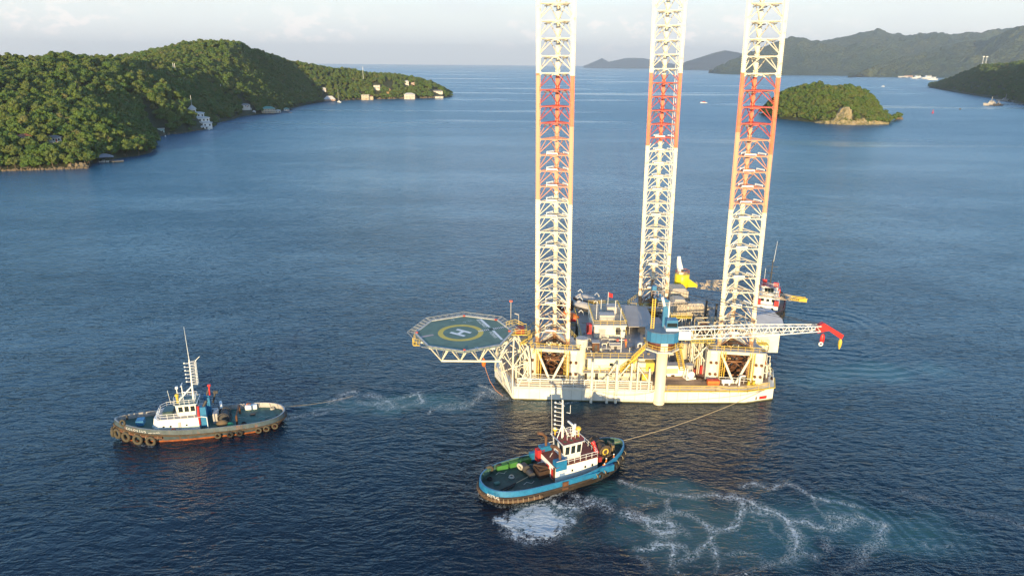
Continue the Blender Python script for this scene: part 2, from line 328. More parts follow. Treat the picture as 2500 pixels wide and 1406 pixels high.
    mi = np.zeros(len(Q), int); mi[-4:] = 1; me.update(calc_edges=True); me.polygons.foreach_set('material_index', mi); me.polygons.foreach_set('use_smooth', np.ones(len(Q), bool))
    at = me.attributes.new('wash', 'FLOAT_COLOR', 'POINT'); c = np.zeros((len(V), 4)); c[:n0, 0] = (churn * f).ravel(); c[:n0, 1] = (foam * f).ravel(); c[:n0, 2] = (halo * f).ravel(); c[:, 3] = 1; at.data.foreach_set('color', c.ravel()); return me
def water_material(near):
    m = bpy.data.materials.new('sea water near' if near else 'sea water'); m.use_nodes = True; t = NT(m.node_tree); b = m.node_tree.nodes['Principled BSDF']
    pos = t.node('ShaderNodeNewGeometry').outputs['Position']; camd = t.node('ShaderNodeCameraData').outputs['View Distance']
    sepp = t.node('ShaderNodeSeparateXYZ'); t.put(sepp.inputs[0], pos); py_ = sepp.outputs[1]
    wide = t.noise(t.mapping(pos, scale=(.35, 1, 1)), .012, 4, .6); gust = t.maprange(wide, .36, .62, .55, 1.15)
    warpv = t.vmath('ADD', pos, t.vmath('SCALE', t.noise(pos, .05, 1, col=True), None)); warpv.node.inputs[1].links[0].from_node.inputs[3].default_value = 6
    w1 = t.noise(t.mapping(warpv, rot=(0, 0, rad(-14)), scale=(.50, 1, 1)), .34, 2, .5, .5)
    w2n = t.noise(t.mapping(warpv, rot=(0, 0, rad(-21)), scale=(.42, 1.15, 1)), .62, 2, .5, .3)
    w2 = t.math('SUBTRACT', 1.0, t.math('ABSOLUTE', t.math('MULTIPLY_ADD', w2n, 4.2, -2.1)))
    w3 = t.noise(pos, 2.3, 2, .5)
    h = t.add(t.add(t.mul(w1, .52), t.mul(w2, .16)), t.mul(w3, .15))
    if not near:
        h = t.mul(h, t.maprange(py_, 250, 1100, 1.0, 2.4, True)); slick = t.mul(t.maprange(t.noise(t.mapping(pos, scale=(.25, 1, 1)), .004, 4, .62), .54, .66, 0, .75, True), t.maprange(py_, 260, 480)); h = t.mul(h, t.math('SUBTRACT', 1.0, slick)); slk = slick
    body = t.mix(t.maprange(camd, 125, 460), (.0010, .0085, .020), (.007, .082, .160)); rough = t.maprange(camd, 120, 1000, .07, .31)  # base colour lightens with view distance, making up for weak sky reflection
    if near:
        a = t.node('ShaderNodeAttribute', attribute_name='wash'); sc = t.node('ShaderNodeSeparateColor'); t.put(sc.inputs[0], a.outputs['Color']); churn, fo, halo = sc.outputs
        h = t.mul(t.mul(h, t.math('SUBTRACT', 1.0, t.mul(churn, .40))), gust)
        n1 = t.noise(pos, 1.7, 4, .66, .9); n2 = t.noise(t.mapping(warpv, scale=(.6, 1.3, 1)), 3.6, 3, .7)
        n3 = t.noise(pos, 1.15, 3, .55, 1.6); fil = t.math('SUBTRACT', 1.0, t.math('ABSOLUTE', t.math('MULTIPLY_ADD', n3, 9.0, -4.5)))       # thread-like filaments
        core = t.maprange(t.add(fo, t.math('MULTIPLY_ADD', n1, 2.6, -1.3)), .50, .95, 0, 1, True)
        thr = t.mul(t.maprange(fil, .35, 1.0, 0, 1, True), t.mul(t.maprange(t.add(halo, t.math('MULTIPLY_ADD', n2, .7, -.35)), .24, .80, 0, 1, True), .48))
        foam = t.math('MINIMUM', t.math('MAXIMUM', t.mul(core, t.maprange(n2, .3, .62, .55, 1.)), thr), 1.0)
        body = t.mix(t.mul(churn, .8), body, t.mix(w1, (.018, .080, .092), (.040, .098, .098))); body = t.mix(t.mul(foam, .92), body, (.62, .65, .66)); rough = t.maprange(foam, 0, 1, rough, .6)
        h = t.add(h, t.mul(foam, .06))
    else: h = t.mul(h, gust); rough = t.mul(rough, t.math('SUBTRACT', 1.0, t.mul(slk, .9)))
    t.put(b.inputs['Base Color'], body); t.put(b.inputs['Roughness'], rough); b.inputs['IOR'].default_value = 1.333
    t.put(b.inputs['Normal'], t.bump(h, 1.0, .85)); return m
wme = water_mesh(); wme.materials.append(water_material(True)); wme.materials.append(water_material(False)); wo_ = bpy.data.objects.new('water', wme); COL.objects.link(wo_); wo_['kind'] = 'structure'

# ------------------------------------------------------------------ foliage and trees
def leaf_mat(name, c1, c2, c3):
    m = bpy.data.materials.new(name); m.use_nodes = True; t = NT(m.node_tree); b = m.node_tree.nodes['Principled BSDF']
    pos = t.node('ShaderNodeNewGeometry').outputs['Position']; r = t.node('ShaderNodeObjectInfo').outputs['Random']
    n1 = t.noise(pos, .05, 3); n2 = t.noise(pos, .9, 2)
    col = t.mix(t.maprange(n1, .38, .62), c1, c2); col = t.mix(t.maprange(r, .45, 1), col, c3)
    col = t.mix(t.maprange(n2, .35, .65, 0, .4), col, tuple(x * .5 for x in c1))
    t.put(b.inputs['Base Color'], col); b.inputs['Roughness'].default_value = .75; b.inputs['Specular IOR Level'].default_value = .2
    return m
leafA = leaf_mat('broadleaf foliage', (.058, .112, .022), (.095, .150, .027), (.110, .152, .030))
leafB = leaf_mat('olive foliage', (.066, .110, .024), (.110, .148, .032), (.120, .140, .034))
leafC = leaf_mat('sparse yellowing foliage', (.10, .13, .034), (.13, .15, .04), (.16, .15, .05))
bark = M('bark', (.12, .09, .06), .9, .2, 2.)
def crown_mesh(name, R, H, nl, nleaf, seed, mat, leaf=.9, flat=.62):
    r_ = random.Random(seed); mb = MB(); lobes = []
    for i in range(nl):
        a = r_.uniform(0, 6.28); d = R * .62 * math.sqrt(r_.random()); lobes.append((d * math.cos(a) * 1.12, d * math.sin(a) * 1.12, H * (.48 + .42 * r_.random() * (1 - d / R)), R * r_.uniform(.22, .40)))
    lobes.append((0, 0, H * .78, R * .42))
    for k in range(nleaf):
        lx, ly, lz, lr = lobes[r_.randrange(len(lobes))]
        n = Vector((r_.gauss(0, 1), r_.gauss(0, 1), r_.gauss(.45, .8))).normalized()
        c = Vector((lx, ly, lz)) + Vector((n.x * lr, n.y * lr, n.z * lr * flat)) * r_.uniform(.78, 1.08)
        n2 = (n + Vector((r_.gauss(0, .45), r_.gauss(0, .45), r_.gauss(0, .45)))).normalized()
        a = n2.orthogonal().normalized(); b_ = n2.cross(a); s_ = leaf * r_.uniform(.6, 1.25); u = r_.uniform(0, 6.28)
        e1 = (a * math.cos(u) + b_ * math.sin(u)) * s_; e2 = (b_ * math.cos(u) - a * math.sin(u)) * s_ * .7
        mb._add([c - e1 - e2 * .4, c - e2, c + e1 - e2 * .2, c + e1 * .5 + e2, c - e1 * .6 + e2], [(0, 1, 2, 3, 4)], True)
    for lx, ly, lz, lr in lobes: mb.ell((lx, ly, lz), (lr * .80, lr * .80, lr * flat * .8), 7, 4)
    return mb.mesh(name, mat)
def trunk_mesh(name, H, R, seed):
    r_ = random.Random(seed); mb = MB(); x = r_.uniform(-.5, .5); y = r_.uniform(-.5, .5); top = Vector((x, y, H * .5))
    mb.bar((0, 0, -2), top, .38, 6, .24)
    for i in range(4):
        a = i * 1.57 + r_.uniform(-.5, .5); mb.bar(top, (x + math.cos(a) * R * .5, y + math.sin(a) * R * .5, H * .72), .17, 5, .07)
    return mb.mesh(name, bark)
KINDS = []
for i, (R, H, nl, nf, m_, lf) in enumerate([(5.2, 10.5, 15, 760, leafA, .62), (4.2, 9.5, 11, 620, leafB, .58), (6.2, 11, 19, 900, leafA, .66), (4.6, 12.5, 13, 700, leafB, .60), (3.4, 7, 8, 480, leafA, .52), (5.6, 9, 17, 760, leafB, .66), (4.4, 11, 9, 300, leafC, .55)]):
    KINDS.append((crown_mesh('crown', R, H, nl, nf, 11 + i, m_, lf), trunk_mesh('trunk', H, R, i), R, H))
FAR = []     # cheaper crowns for the woods behind, hidden library meshes referenced by geometry nodes only
libcol = bpy.data.collections.new('tree library')
for i, (cm_, tm_, R, H) in enumerate(KINDS):
    o = bpy.data.objects.new('library_crown', cm_); libcol.objects.link(o)

def forest_gn(name, pts, smin=.7, smax=1.3):
    """one woodland mass: the library crowns instanced on a cloud of points"""
    me = bpy.data.meshes.new(name); me.from_pydata([tuple(p) for p in pts], [], []); o = bpy.data.objects.new(name, me); COL.objects.link(o); o['kind'] = 'stuff'
    ng = bpy.data.node_groups.new(name, 'GeometryNodeTree')
    ng.interface.new_socket('Geometry', in_out='INPUT', socket_type='NodeSocketGeometry'); ng.interface.new_socket('Geometry', in_out='OUTPUT', socket_type='NodeSocketGeometry')
    N = ng.nodes; L = ng.links; gi = N.new('NodeGroupInput'); go = N.new('NodeGroupOutput'); m2p = N.new('GeometryNodeMeshToPoints'); inst = N.new('GeometryNodeInstanceOnPoints')
    ci = N.new('GeometryNodeCollectionInfo'); ci.inputs['Collection'].default_value = libcol; ci.inputs['Separate Children'].default_value = True; ci.inputs['Reset Children'].default_value = True
    rr = N.new('FunctionNodeRandomValue'); rr.data_type = 'FLOAT_VECTOR'; rr.inputs[0].default_value = (-.12, -.12, 0); rr.inputs[1].default_value = (.12, .12, 6.28)
    rs = N.new('FunctionNodeRandomValue'); rs.data_type = 'FLOAT'; rs.inputs[2].default_value = smin; rs.inputs[3].default_value = smax
    L.new(gi.outputs[0], m2p.inputs[0]); L.new(m2p.outputs[0], inst.inputs['Points']); L.new(ci.outputs[0], inst.inputs['Instance']); inst.inputs['Pick Instance'].default_value = True
    L.new(rr.outputs[0], inst.inputs['Rotation']); L.new(rs.outputs[1], inst.inputs['Scale']); L.new(inst.outputs[0], go.inputs[0])
    o.modifiers.new('instances', 'NODES').node_group = ng
    return o

# ------------------------------------------------------------------ land
groundm = M('forest floor', (.045, .050, .018), .9, .2, .05, c2=(.020, .026, .009))
def land_mat():
    m = bpy.data.materials.new('wooded hillside'); m.use_nodes = True; t = NT(m.node_tree); b = m.node_tree.nodes['Principled BSDF']
    pos = t.node('ShaderNodeNewGeometry').outputs['Position']
    n1 = t.noise(pos, .004, 4); n2 = t.noise(pos, .035, 4, .7); v = t.voro(pos, .045, 'F1')
    col = t.mix(t.maprange(n1, .40, .60), (.048, .070, .024), (.092, .102, .036)); col = t.mix(t.maprange(n2, .4, .62, 0, .7), col, (.020, .034, .014))
    t.put(b.inputs['Base Color'], col); b.inputs['Roughness'].default_value = .9; b.inputs['Specular IOR Level'].default_value = .1
    t.put(b.inputs['Normal'], t.bump(t.add(t.mul(v, -1.), n2), 1., 16.)); return m
hillm = land_mat()
def interp(tab, x, i): return float(np.interp(x, [p[0] for p in tab], [p[i] for p in tab]))
def ridge_land(name, ridge, coast, mat, nx=200, ny=40, tree=0., rough=.0, seed=0, back=.7, trees=None, prof=1.0, gully=.06):
    """a hill range standing on its real shoreline: coast [(px, py)], ridge [(px, distance, skyline py)]"""
    x0, x1 = ridge[0][0], ridge[-1][0]; P = []; nyt = int(ny * (1 + back))
    for i in range(nx + 1):
        px = x0 + (x1 - x0) * i / nx; cy = interp(coast, px, 1); a = G(px, cy); R = AY(px, interp(ridge, px, 2), interp(ridge, px, 1)); hr = max(R.z - tree, 2); w = max(abs(R.y - a.y), .25 * R.y)
        for j in range(nyt + 1):
            s_ = j / ny
            if s_ <= 1: z = hr * (math.sin(min(1, s_) * math.pi / 2) ** prof); p = a.lerp(Vector((R.x, R.y, 0)), s_)
            else: u = (s_ - 1) / back; z = hr * (1 - u) ** 1.2; p = Vector((R.x, R.y, 0)) * (1 + (s_ - 1) * w / max(R.y, 1) * 1.)
            g = mnoise.fractal(Vector((p.x / w * 2.6, p.y / w * 2.2, seed)), .9, 2.1, 5); g2 = mnoise.fractal(Vector((p.x, p.y, seed * 3)) * (18 / max(w, 1)) , .8, 2.2, 3)
            k = min(1, s_ * 1.02) if s_ <= 1 else 1; e = math.sin(math.pi * min(1, k)) if s_ < 1 else .2
            z = z + hr * (g * gully * 4 * e) + g2 * rough * min(1, s_ * 5)
            P.append((p.x, p.y, max(z, .3) if 0 < s_ and j < nyt else -2.))
    n = nyt + 1; F = [(i * n + j, (i + 1) * n + j, (i + 1) * n + j + 1, i * n + j + 1) for i in range(nx) for j in range(nyt)]
    me = bpy.data.meshes.new(name); me.from_pydata(P, [], F); me.materials.append(mat); me.polygons.foreach_set('use_smooth', [True] * len(F)); me.update()
    o = bpy.data.objects.new(name, me); COL.objects.link(o); o['kind'] = 'structure'
    return o, P, n
ridge_land('hills', [(1425, 21000, 162), (1432, 21000, 159), (1470, 21000, 142), (1486, 21000, 151), (1530, 21000, 142), (1565, 21000, 142), (1600, 21000, 148), (1640, 21000, 156), (1668, 21000, 162)], [(1400, 163), (1700, 165)], hillm, 90, 14, rough=6, seed=1)
ridge_land('hills', [(1655, 15000, 163), (1675, 15000, 151), (1700, 15000, 143), (1740, 15000, 130), (1770, 15000, 123), (1800, 15000, 128), (1850, 15000, 142), (1900, 15000, 158), (1920, 15000, 166)], [(1640, 165.5), (1930, 168)], hillm, 90, 20, rough=8, seed=2)
ridge_land('hills', [(1730, 8200, 176), (1752, 8300, 168), (1790, 8600, 152), (1840, 8800, 134), (1880, 8900, 122), (1925, 9000, 112), (1960, 9000, 103), (2005, 9000, 103), (2050, 9000, 94), (2100, 9000, 82), (2142, 9000, 74), (2180, 9000, 84), (2220, 9000, 93), (2270, 9000, 95), (2330, 9000, 88), (2400, 9000, 90), (2500, 9000, 92), (2700, 9000, 88)], [(1720, 177), (1760, 182), (1900, 184.5), (2100, 186), (2720, 190)], hillm, 420, 70, rough=30, seed=3, gully=.12)
ridge_land('hills', [(2070, 5600, 187), (2100, 5900, 178), (2150, 6300, 158), (2220, 6700, 138), (2290, 7000, 120), (2340, 7000, 108), (2400, 7000, 100), (2440, 7000, 89), (2500, 7000, 69), (2600, 7000, 58), (2750, 7000, 70)], [(2060, 187.5), (2150, 189), (2300, 191), (2760, 196)], hillm, 300, 70, rough=26, seed=4, gully=.12)

alltrees = []      # (x, y, z, scale, mass name)
def scatter(P, n, nx, step, name, zmin=1.0, skip=None, below=1e9):
    """jittered tree positions over a column grid of land points"""
    A = np.array(P).reshape(nx + 1, n, 3); lo = A[..., :2].reshape(-1, 2).min(0); hi = A[..., :2].reshape(-1, 2).max(0)
    return A, lo, hi
# the near right-hand hill
o_, P_, n_ = ridge_land('hillside', [(2268, 2950, 216), (2282, 2900, 206), (2300, 2800, 196), (2330, 2600, 187), (2360, 2500, 174), (2396, 2350, 160), (2440, 2250, 159), (2500, 2150, 150), (2620, 2100, 138), (2760, 2100, 140)], [(2262, 214), (2275, 216), (2300, 220), (2350, 229), (2420, 240), (2500, 257), (2620, 285), (2780, 320)], groundm, 150, 40, tree=9, rough=4, seed=5, gully=.05)
A_ = np.array(P_).reshape(151, n_, 3)
for i in range(150):
    for j in range(0, 62):
        c = A_[i, j]; e1 = A_[i + 1, j] - c; e2 = A_[i, min(j + 1, n_ - 1)] - c; area = abs(e1[0] * e2[1] - e1[1] * e2[0]); k = area / 62
        kk = int(k) + (rnd.random() < k - int(k))
        for _ in range(min(kk, 40)):
            u, v_ = rnd.random(), rnd.random(); p = c + e1 * u + e2 * v_
            if p[2] > .6: alltrees.append((p[0], p[1], p[2] - 1.2, rnd.uniform(.8, 1.5), 'R'))

# left peninsula: real coastline in metres, ridge line and a front spur
def gp(px, py): v = G(px, py); return (v.x, v.y)
COAST = [(-1500, 380), (-900, 430), (-500, 470), gp(0, 417), gp(110, 413), gp(212, 410), gp(222, 398), gp(262, 392), gp(300, 384), gp(345, 380), gp(368, 368), gp(371, 352), gp(366, 337),
         gp(398, 328), gp(440, 326), gp(512, 314), gp(520, 303), gp(560, 292), gp(592, 284), gp(640, 279), gp(700, 268), gp(740, 257), gp(785, 248.5), gp(830, 246.5), gp(880, 243.6), gp(940, 242.4), gp(985, 241.6), gp(1050, 240), gp(1085, 239), gp(1100, 237),
         gp(1096, 231), (-190, 1830), (-420, 1900), (-900, 1950), (-1500, 1900)]
CO = np.array(COAST)
def coast_dist(X, Y):
    d = np.full(X.shape, 1e9); ins = np.zeros(X.shape, bool)
    for (x0, y0), (x1, y1) in zip(CO, np.roll(CO, -1, 0)):
        ex, ey = x1 - x0, y1 - y0; u = np.clip(((X - x0) * ex + (Y - y0) * ey) / (ex * ex + ey * ey), 0, 1); d = np.minimum(d, np.hypot(X - x0 - u * ex, Y - y0 - u * ey))
        c = (y0 > Y) != (y1 > Y); ins ^= c & (X < ex * (Y - y0) / (ey if abs(ey) > 1e-9 else 1e-9) + x0)
    return np.where(ins, d, -d)
def rp(px, py, Y, dz=9): v = AY(px, py, Y); return (v.x, v.y, v.z - dz)
RIDGE = [(-1200, 640, 95), (-760, 680, 80), rp(-40, 138, 720), rp(0, 136, 750), rp(60, 143, 770), rp(140, 130, 800), rp(190, 134, 830), rp(240, 142, 860), rp(300, 138, 930), rp(380, 134, 1020), rp(440, 119, 1120), rp(500, 101, 1200), rp(600, 92, 1300), rp(700, 105, 1380), rp(760, 124, 1430), rp(850, 152, 1540), rp(920, 170, 1620), rp(985, 186, 1690), rp(1040, 203, 1730), rp(1075, 216, 1745)]
SPUR = [rp(150, 150, 790), rp(130, 205, 700), rp(190, 245, 650), rp(260, 285, 620), rp(330, 335, 600, 12)]
SPUR2 = [(-560, 640, 62), (-470, 560, 50), rp(60, 290, 560), rp(120, 330, 535, 10), rp(190, 360, 520, 12)]
SPUR3 = [rp(440, 172, 1060), rp(470, 212, 980), rp(490, 240, 920), rp(505, 270, 870, 12)]
def env(X, Y, line, W, p=1.5):
    z = np.zeros(X.shape)
    for (x0, y0, a), (x1, y1, b_) in zip(line, line[1:]):
        ex, ey = x1 - x0, y1 - y0; u = np.clip(((X - x0) * ex + (Y - y0) * ey) / (ex * ex + ey * ey), 0, 1); d = np.hypot(X - x0 - u * ex, Y - y0 - u * ey)
        z = np.maximum(z, (a + (b_ - a) * u) * np.exp(-(d / W) ** p))
    return z
def left_h(X, Y):
    d = coast_dist(X, Y); e = np.maximum.reduce([env(X, Y, RIDGE, 250, 1.7), env(X, Y, SPUR, 85), env(X, Y, SPUR2, 90), env(X, Y, SPUR3, 90)])
    return np.where(d > 0, np.minimum(e * (1 - np.exp(-d / 38)), 1.2 + d * .95) + .4, np.maximum(d * .25, -4)), d
xs = np.arange(-1500, -110, 10.); ys = np.arange(380, 1960, 10.); GX, GY = np.meshgrid(xs, ys); GZ, GD = left_h(GX, GY)
for i in range(GZ.shape[0]):
    for j in range(GZ.shape[1]):
        if GD[i, j] > 15: GZ[i, j] += (mnoise.fractal(Vector((GX[i, j], GY[i, j], 0)) / 90, .8, 2.1, 4)) * 7 * min(1, GD[i, j] / 80)
vs = np.stack([GX, GY, GZ], -1).reshape(-1, 3); nxx = len(xs)
fs = [(i * nxx + j, i * nxx + j + 1, (i + 1) * nxx + j + 1, (i + 1) * nxx + j) for i in range(len(ys) - 1) for j in range(nxx - 1) if max(GD[i, j], GD[i + 1, j + 1], GD[i, j + 1], GD[i + 1, j]) > -12]
me = bpy.data.meshes.new('hillside'); me.from_pydata(vs.tolist(), [], fs); me.materials.append(groundm); me.polygons.foreach_set('use_smooth', [True] * len(fs)); me.update()
o = bpy.data.objects.new('hillside', me); COL.objects.link(o); o['kind'] = 'structure'
def zland(x, y):
    j = min(max((x - xs[0]) / 10, 0), nxx - 2); i = min(max((y - ys[0]) / 10, 0), len(ys) - 2); i0, j0 = int(i), int(j); a, b_ = i - i0, j - j0
    return float(GZ[i0, j0] * (1 - a) * (1 - b_) + GZ[i0 + 1, j0] * a * (1 - b_) + GZ[i0, j0 + 1] * (1 - a) * b_ + GZ[i0 + 1, j0 + 1] * a * b_)
def terrain_hit(px, py, off=0.):
    d = ray(px, py); k = 420 / d.y
    while k * d.y < 1900:
        x, y, z = d.x * k, d.y * k, CAMZ + d.z * k
        if z <= zland(x, y) + off: return Vector((x, y, zland(x, y)))
        k += 4 / d.y
    return None
CLEAR = []       # (x, y, r) kept free of trees for buildings
# ------------------------------------------------------------------ shore buildings
def roofed(mb, w, d, z, h, over=.6, hip=True):
    x, y = w / 2 + over, d / 2 + over; r = max(0, x - y) if hip else x
    vs = [(-x, -y, z), (x, -y, z), (x, y, z), (-x, y, z), (-r, 0, z + h), (r, 0, z + h)]
    return mb._add(vs, [(0, 1, 5, 4), (1, 2, 5), (2, 3, 4, 5), (3, 0, 4), (3, 2, 1, 0)])
def facing(p): return math.atan2(p[0], p[1]) * -1.0
def house(label, px, py, z, w, d, st, wallm, roofm, rh=2.6, name='house', cat='house', flat=False, nwin=None, stilts=False, rz=0., Y=None, balcony=False, sh=3.1, clear=1.):
    p = G(px, py, z) if Y is None else (terrain_hit(px, py, .5) or AY(px, py, Y))
    o = empty(name, label, cat, p, facing(p) + rz); b0 = .0
    H = st * sh; base = MB()
    if stilts:
        sm_ = MB().bar((0, 0, -1.2), (0, 0, 1), .22, 5).mesh('stilt', dgrey); b0 = 1.
        for i in range(5):
            for j in (0, 1): so_ = bpy.data.objects.new('stilt', sm_); COL.objects.link(so_); so_.parent = o; so_.location = (-w / 2 + w * i / 4, -d / 2 + j * d, 0)
    wl = MB(); wl.bx(-w / 2, w / 2, -d / 2, d / 2, b0 - (0 if stilts else 4), b0 + H); wl.build('wall', wallm, o)
    r = MB()
    if flat: r.bx(-w / 2 - .5, w / 2 + .5, -d / 2 - .6, d / 2 + .5, b0 + H, b0 + H + .45)
    else: roofed(r, w, d, b0 + H, rh)
    r.build('roof', roofm, o)
    n = nwin or max(2, int(w / 3.2)); wm_ = MB().bx(-.6, .6, -.08, .08, -.75, .75).mesh('window', glass); fm = MB().bx(-.8, .8, -.04, .04, -.95, .95).mesh('frame', white2)
    for k in range(st):
        for i in range(n):
            x = -w / 2 + w * (i + .5) / n; wo = bpy.data.objects.new('window', wm_); COL.objects.link(wo); wo.parent = o; wo.location = (x, -d / 2 - .07, b0 + k * sh + 1.7)
            fo = bpy.data.objects.new('frame', fm); COL.objects.link(fo); fo.parent = wo; fo.location = (0, .02, 0)
    MB().bx(-.5, .5, -.1, .1, 0, 2.1).build('door', dred, o, (w * .27 if n % 2 == 0 else w / (2 * n) * 2 * .5, -d / 2 - .05, b0))
    if balcony:
        for k in range(1, st):
            MB().bx(-w / 2, w / 2, -d / 2 - 1.6, -d / 2, b0 + k * sh - .15, b0 + k * sh).build('balcony', white2, o)
            MB().rail([(-w / 2, -d / 2 - 1.55, b0 + k * sh), (w / 2, -d / 2 - 1.55, b0 + k * sh)], 1., 1.5, .05).build('railing', white2, o)
    CLEAR.append((p.x, p.y, max(w, d) * .66 * (.5 + .5 * clear)))
    for q_ in (8, 15)[:int(2 * clear + .5)]: c = Vector((p.x, p.y)) * (1 - q_ / max(p.y, 1)); CLEAR.append((c.x, c.y, w * .50 + 1))
    return o
cream = M('cream render', (.54, .45, .31), .8, .06, .3); pale = M('pale render', (.60, .56, .50), .8, .06, .3); pink = M('pinkish render', (.46, .33, .28), .8, .06, .3)
rgreen = M('green sheet roof', (.10, .27, .22), .6, .08, .4); rgrey = M('grey sheet roof', (.20, .19, .20), .7, .1, .4); rwhite = M('white sheet roof', (.58, .56, .53), .6, .05, .4); rred = M('brick red roof', (.32, .12, .07), .7, .1, .4)
tealw = M('pale teal boards', (.38, .50, .46), .7, .06, .4)
# dark roofed boathouse with a launch inside
p = G(258, 397, 0); bh = empty('boathouse', 'dark hip roofed boathouse on posts at the tip of the nearest wooded headland', 'boathouse', p, facing(p))
b_ = MB(); roofed(b_, 10, 8, 4.2, 2.4, .8); b_.build('roof', rgrey, bh)
for x in (-5, 0, 5):
    for y in (-4, 4): MB().bar((x, y, -2), (x, y, 4.3), .22, 6).build('post', dgrey, bh)
MB().bx(-5.2, 9, 3.2, 5.2, .6, .9).bx(4, 12, -4.2, 3.2, .6, .9).build('jetty', M('jetty boards', (.20, .17, .14), .8), bh)
def small_boat(label, p, L, hullm, cabm, rz=0., name='motorboat', cat='boat', cabin=True, group=None, B=None):
    B = B or L * .3; o = empty(name, label, cat, p, rz, group); h = MB(); n = 8; R = []
    for i in range(n + 1):
        t_ = i / n; x = -L / 2 + L * t_; w = B / 2 * min(1, (1 - t_ ** 3) ** .7 + .02); zt = .09 * L * (1 + .5 * t_ * t_)
        R.append([(x, 0, -.3), (x, w * .8, 0), (x + (.06 * L if i == n else 0), w, zt), (x + (.06 * L if i == n else 0), -w, zt), (x, -w * .8, 0)])
    vs = [v for r in R for v in r]; fs = [(i * 5 + j, i * 5 + (j + 1) % 5, (i + 1) * 5 + (j + 1) % 5, (i + 1) * 5 + j) for i in range(n) for j in range(5)] + [(0, 1, 2, 3, 4)]
    h._add(vs, fs); h.build('hull', hullm, o)
    if cabin:
        z0 = .09 * L; MB().prism([(-L * .22, -B * .32), (L * .16, -B * .30), (L * .22, 0), (L * .16, B * .30), (-L * .22, B * .32)], z0, z0 + .13 * L, .85).build('cabin', cabm, o)
        MB().bx(-L * .17, L * .10, -B * .31, B * .31, z0 + .065 * L, z0 + .11 * L).build('window', glass, o)
    return o
small_boat('small white launch moored under the dark boathouse roof', G(254, 396, .1), 6.5, white2, white2, .3, 'launch')
small_boat('thin brown canoe drawn up on the nearest rocky shore', G(48, 413, .3), 12, bhull, orange, .1, 'canoe', 'canoe', False, B=1.4)
# teal and white waterside boat sheds
house('flat roofed white and teal boat shed at the water edge of the shaded cove', 387, 327, 0.3, 12, 9, 1, tealw, rwhite, flat=True, stilts=True, name='boat_shed', cat='boathouse', sh=4.2)
house('small dark boat shed beside the white and teal shed in the shaded cove', 368, 320, 1, 6, 7, 1, tealw, rwhite, flat=True, name='boat_shed', cat='boathouse', sh=3.6)
# stepped white villa
p = G(488, 316, 0); v = empty('terraced_villa', 'white stepped villa with a pointed turret roof descending to the shaded shore', 'villa', p, facing(p)); CLEAR.append((p.x, p.y + 8, 15)); CLEAR.append((p.x * .98, p.y * .98, 9))
v.scale = (1.4, 1.3, 1.35)
for x, y, w, d, z, h in ((0, -1, 13, 5, .3, 1.6), (6, 3, 7, 6, 1.5, 3.6), (-2, 5, 8, 5, 2, 3.5), (1, 9, 14, 6, 5.5, 3.2), (-1, 13, 11, 6, 9, 3.4), (-4, 15, 5.5, 5.5, 12.4, 3.4)):
    MB().box((x, y, z + h / 2 - 1), (w, d, h + 2)).build('wall', white2, v); r = MB(); q = MB()
    roofed(r, w, d, 0, 3.6 if w < 6 else 1.1, .7); ro = r.build('roof', rwhite, v, (x, y, z + h))
    k = max(2, int(w / 2.6))
    for i in range(k): MB().bx(-.55, .55, -.06, .06, -.7, .7).build('window', glass, v, (x - w / 2 + w * (i + .5) / k, y - d / 2 - .06, z + h * .5))
MB().bar((-4, 15, 18), (-4, 15, 27), .12, 5).build('flagpole', white2, v)
for a in ((600, 262, 12, 12, 'grey hillside lodge with a long low roof above the dark waterside sheds', rgrey, pale), (602, 270, 6, 14, 'grey lodge with a pale verandah just above the dark waterside sheds', rgrey, pale)):
    house(a[4], a[0], a[1], a[2], a[3], 7, 1, a[6], a[5], 2.)
house('low grey roofed waterside shed left of the cream house with green roof', 600, 280, .3, 13, 9, 1, lgrey, rgrey, 3, stilts=True, name='boat_shed', cat='boathouse')
house('small white hut on the jetty left of the cream house with green roof', 621, 280, .3, 4.5, 5, 1, lgrey, rwhite, 2, stilts=True, name='hut', cat='hut')
house('cream two storey house with green roof standing over the water', 656, 278, .3, 19, 12, 2, cream, rgreen, 3.4, stilts=True, balcony=True)
house('small white open boat shelter right of the cream green roofed house', 679, 277, .2, 8, 6, 1, pale, rwhite, 1.2, stilts=True, name='shelter', cat='shelter')
house('round green roofed gazebo at the end of the jetty', 700, 273, .2, 8, 7, 1, pale, rgreen, 2.2, stilts=True, name='gazebo', cat='gazebo')
p = G(680, 277, 0); jt = empty('jetty', 'long low wooden jetty joining cream house and gazebo', 'jetty', p, facing(p)); MB().bx(-18, 20, 1, 3, .7, 1.).build('boards', M('jetty boards', (.2, .17, .14)), jt)
for i in range(9): MB().bar((-17 + i * 4.4, 2, -1), (-17 + i * 4.4, 2, .8), .18, 5).build('pile', dgrey, jt)
house('pinkish boathouse with broad pale roof left of the sailboat', 805, 247.6, .3, 22, 12, 1, pink, rwhite, 6, stilts=True, name='boathouse', cat='boathouse')
house('small white cottage in the trees above the pinkish boathouse', 791, 221, 14, 8, 6, 1, pale, rwhite, 2, name='cottage', cat='cottage', Y=1490)
house('large cream waterfront mansion with two wings and arches', 892, 243.6, .5, 16, 12, 3, cream, rwhite, flat=True, balcony=True)
house('cream side wing right of the large waterfront mansion', 906, 243.3, .5, 9, 11, 2, cream, rred, 2.4)
house('round fronted white house on the slope above the cream mansion', 920, 219, 14, 14, 9, 2, pale, rwhite, flat=True, Y=1600, balcony=True)
house('three storey pale house with wide balconies near the headland tip', 1000, 241.9, .5, 23, 12, 3, pale, rwhite, 3.2, balcony=True)
house('small white house in the trees above the three storey pale house', 993, 208, 14, 9, 7, 2, pale, rwhite, 2, Y=1665)
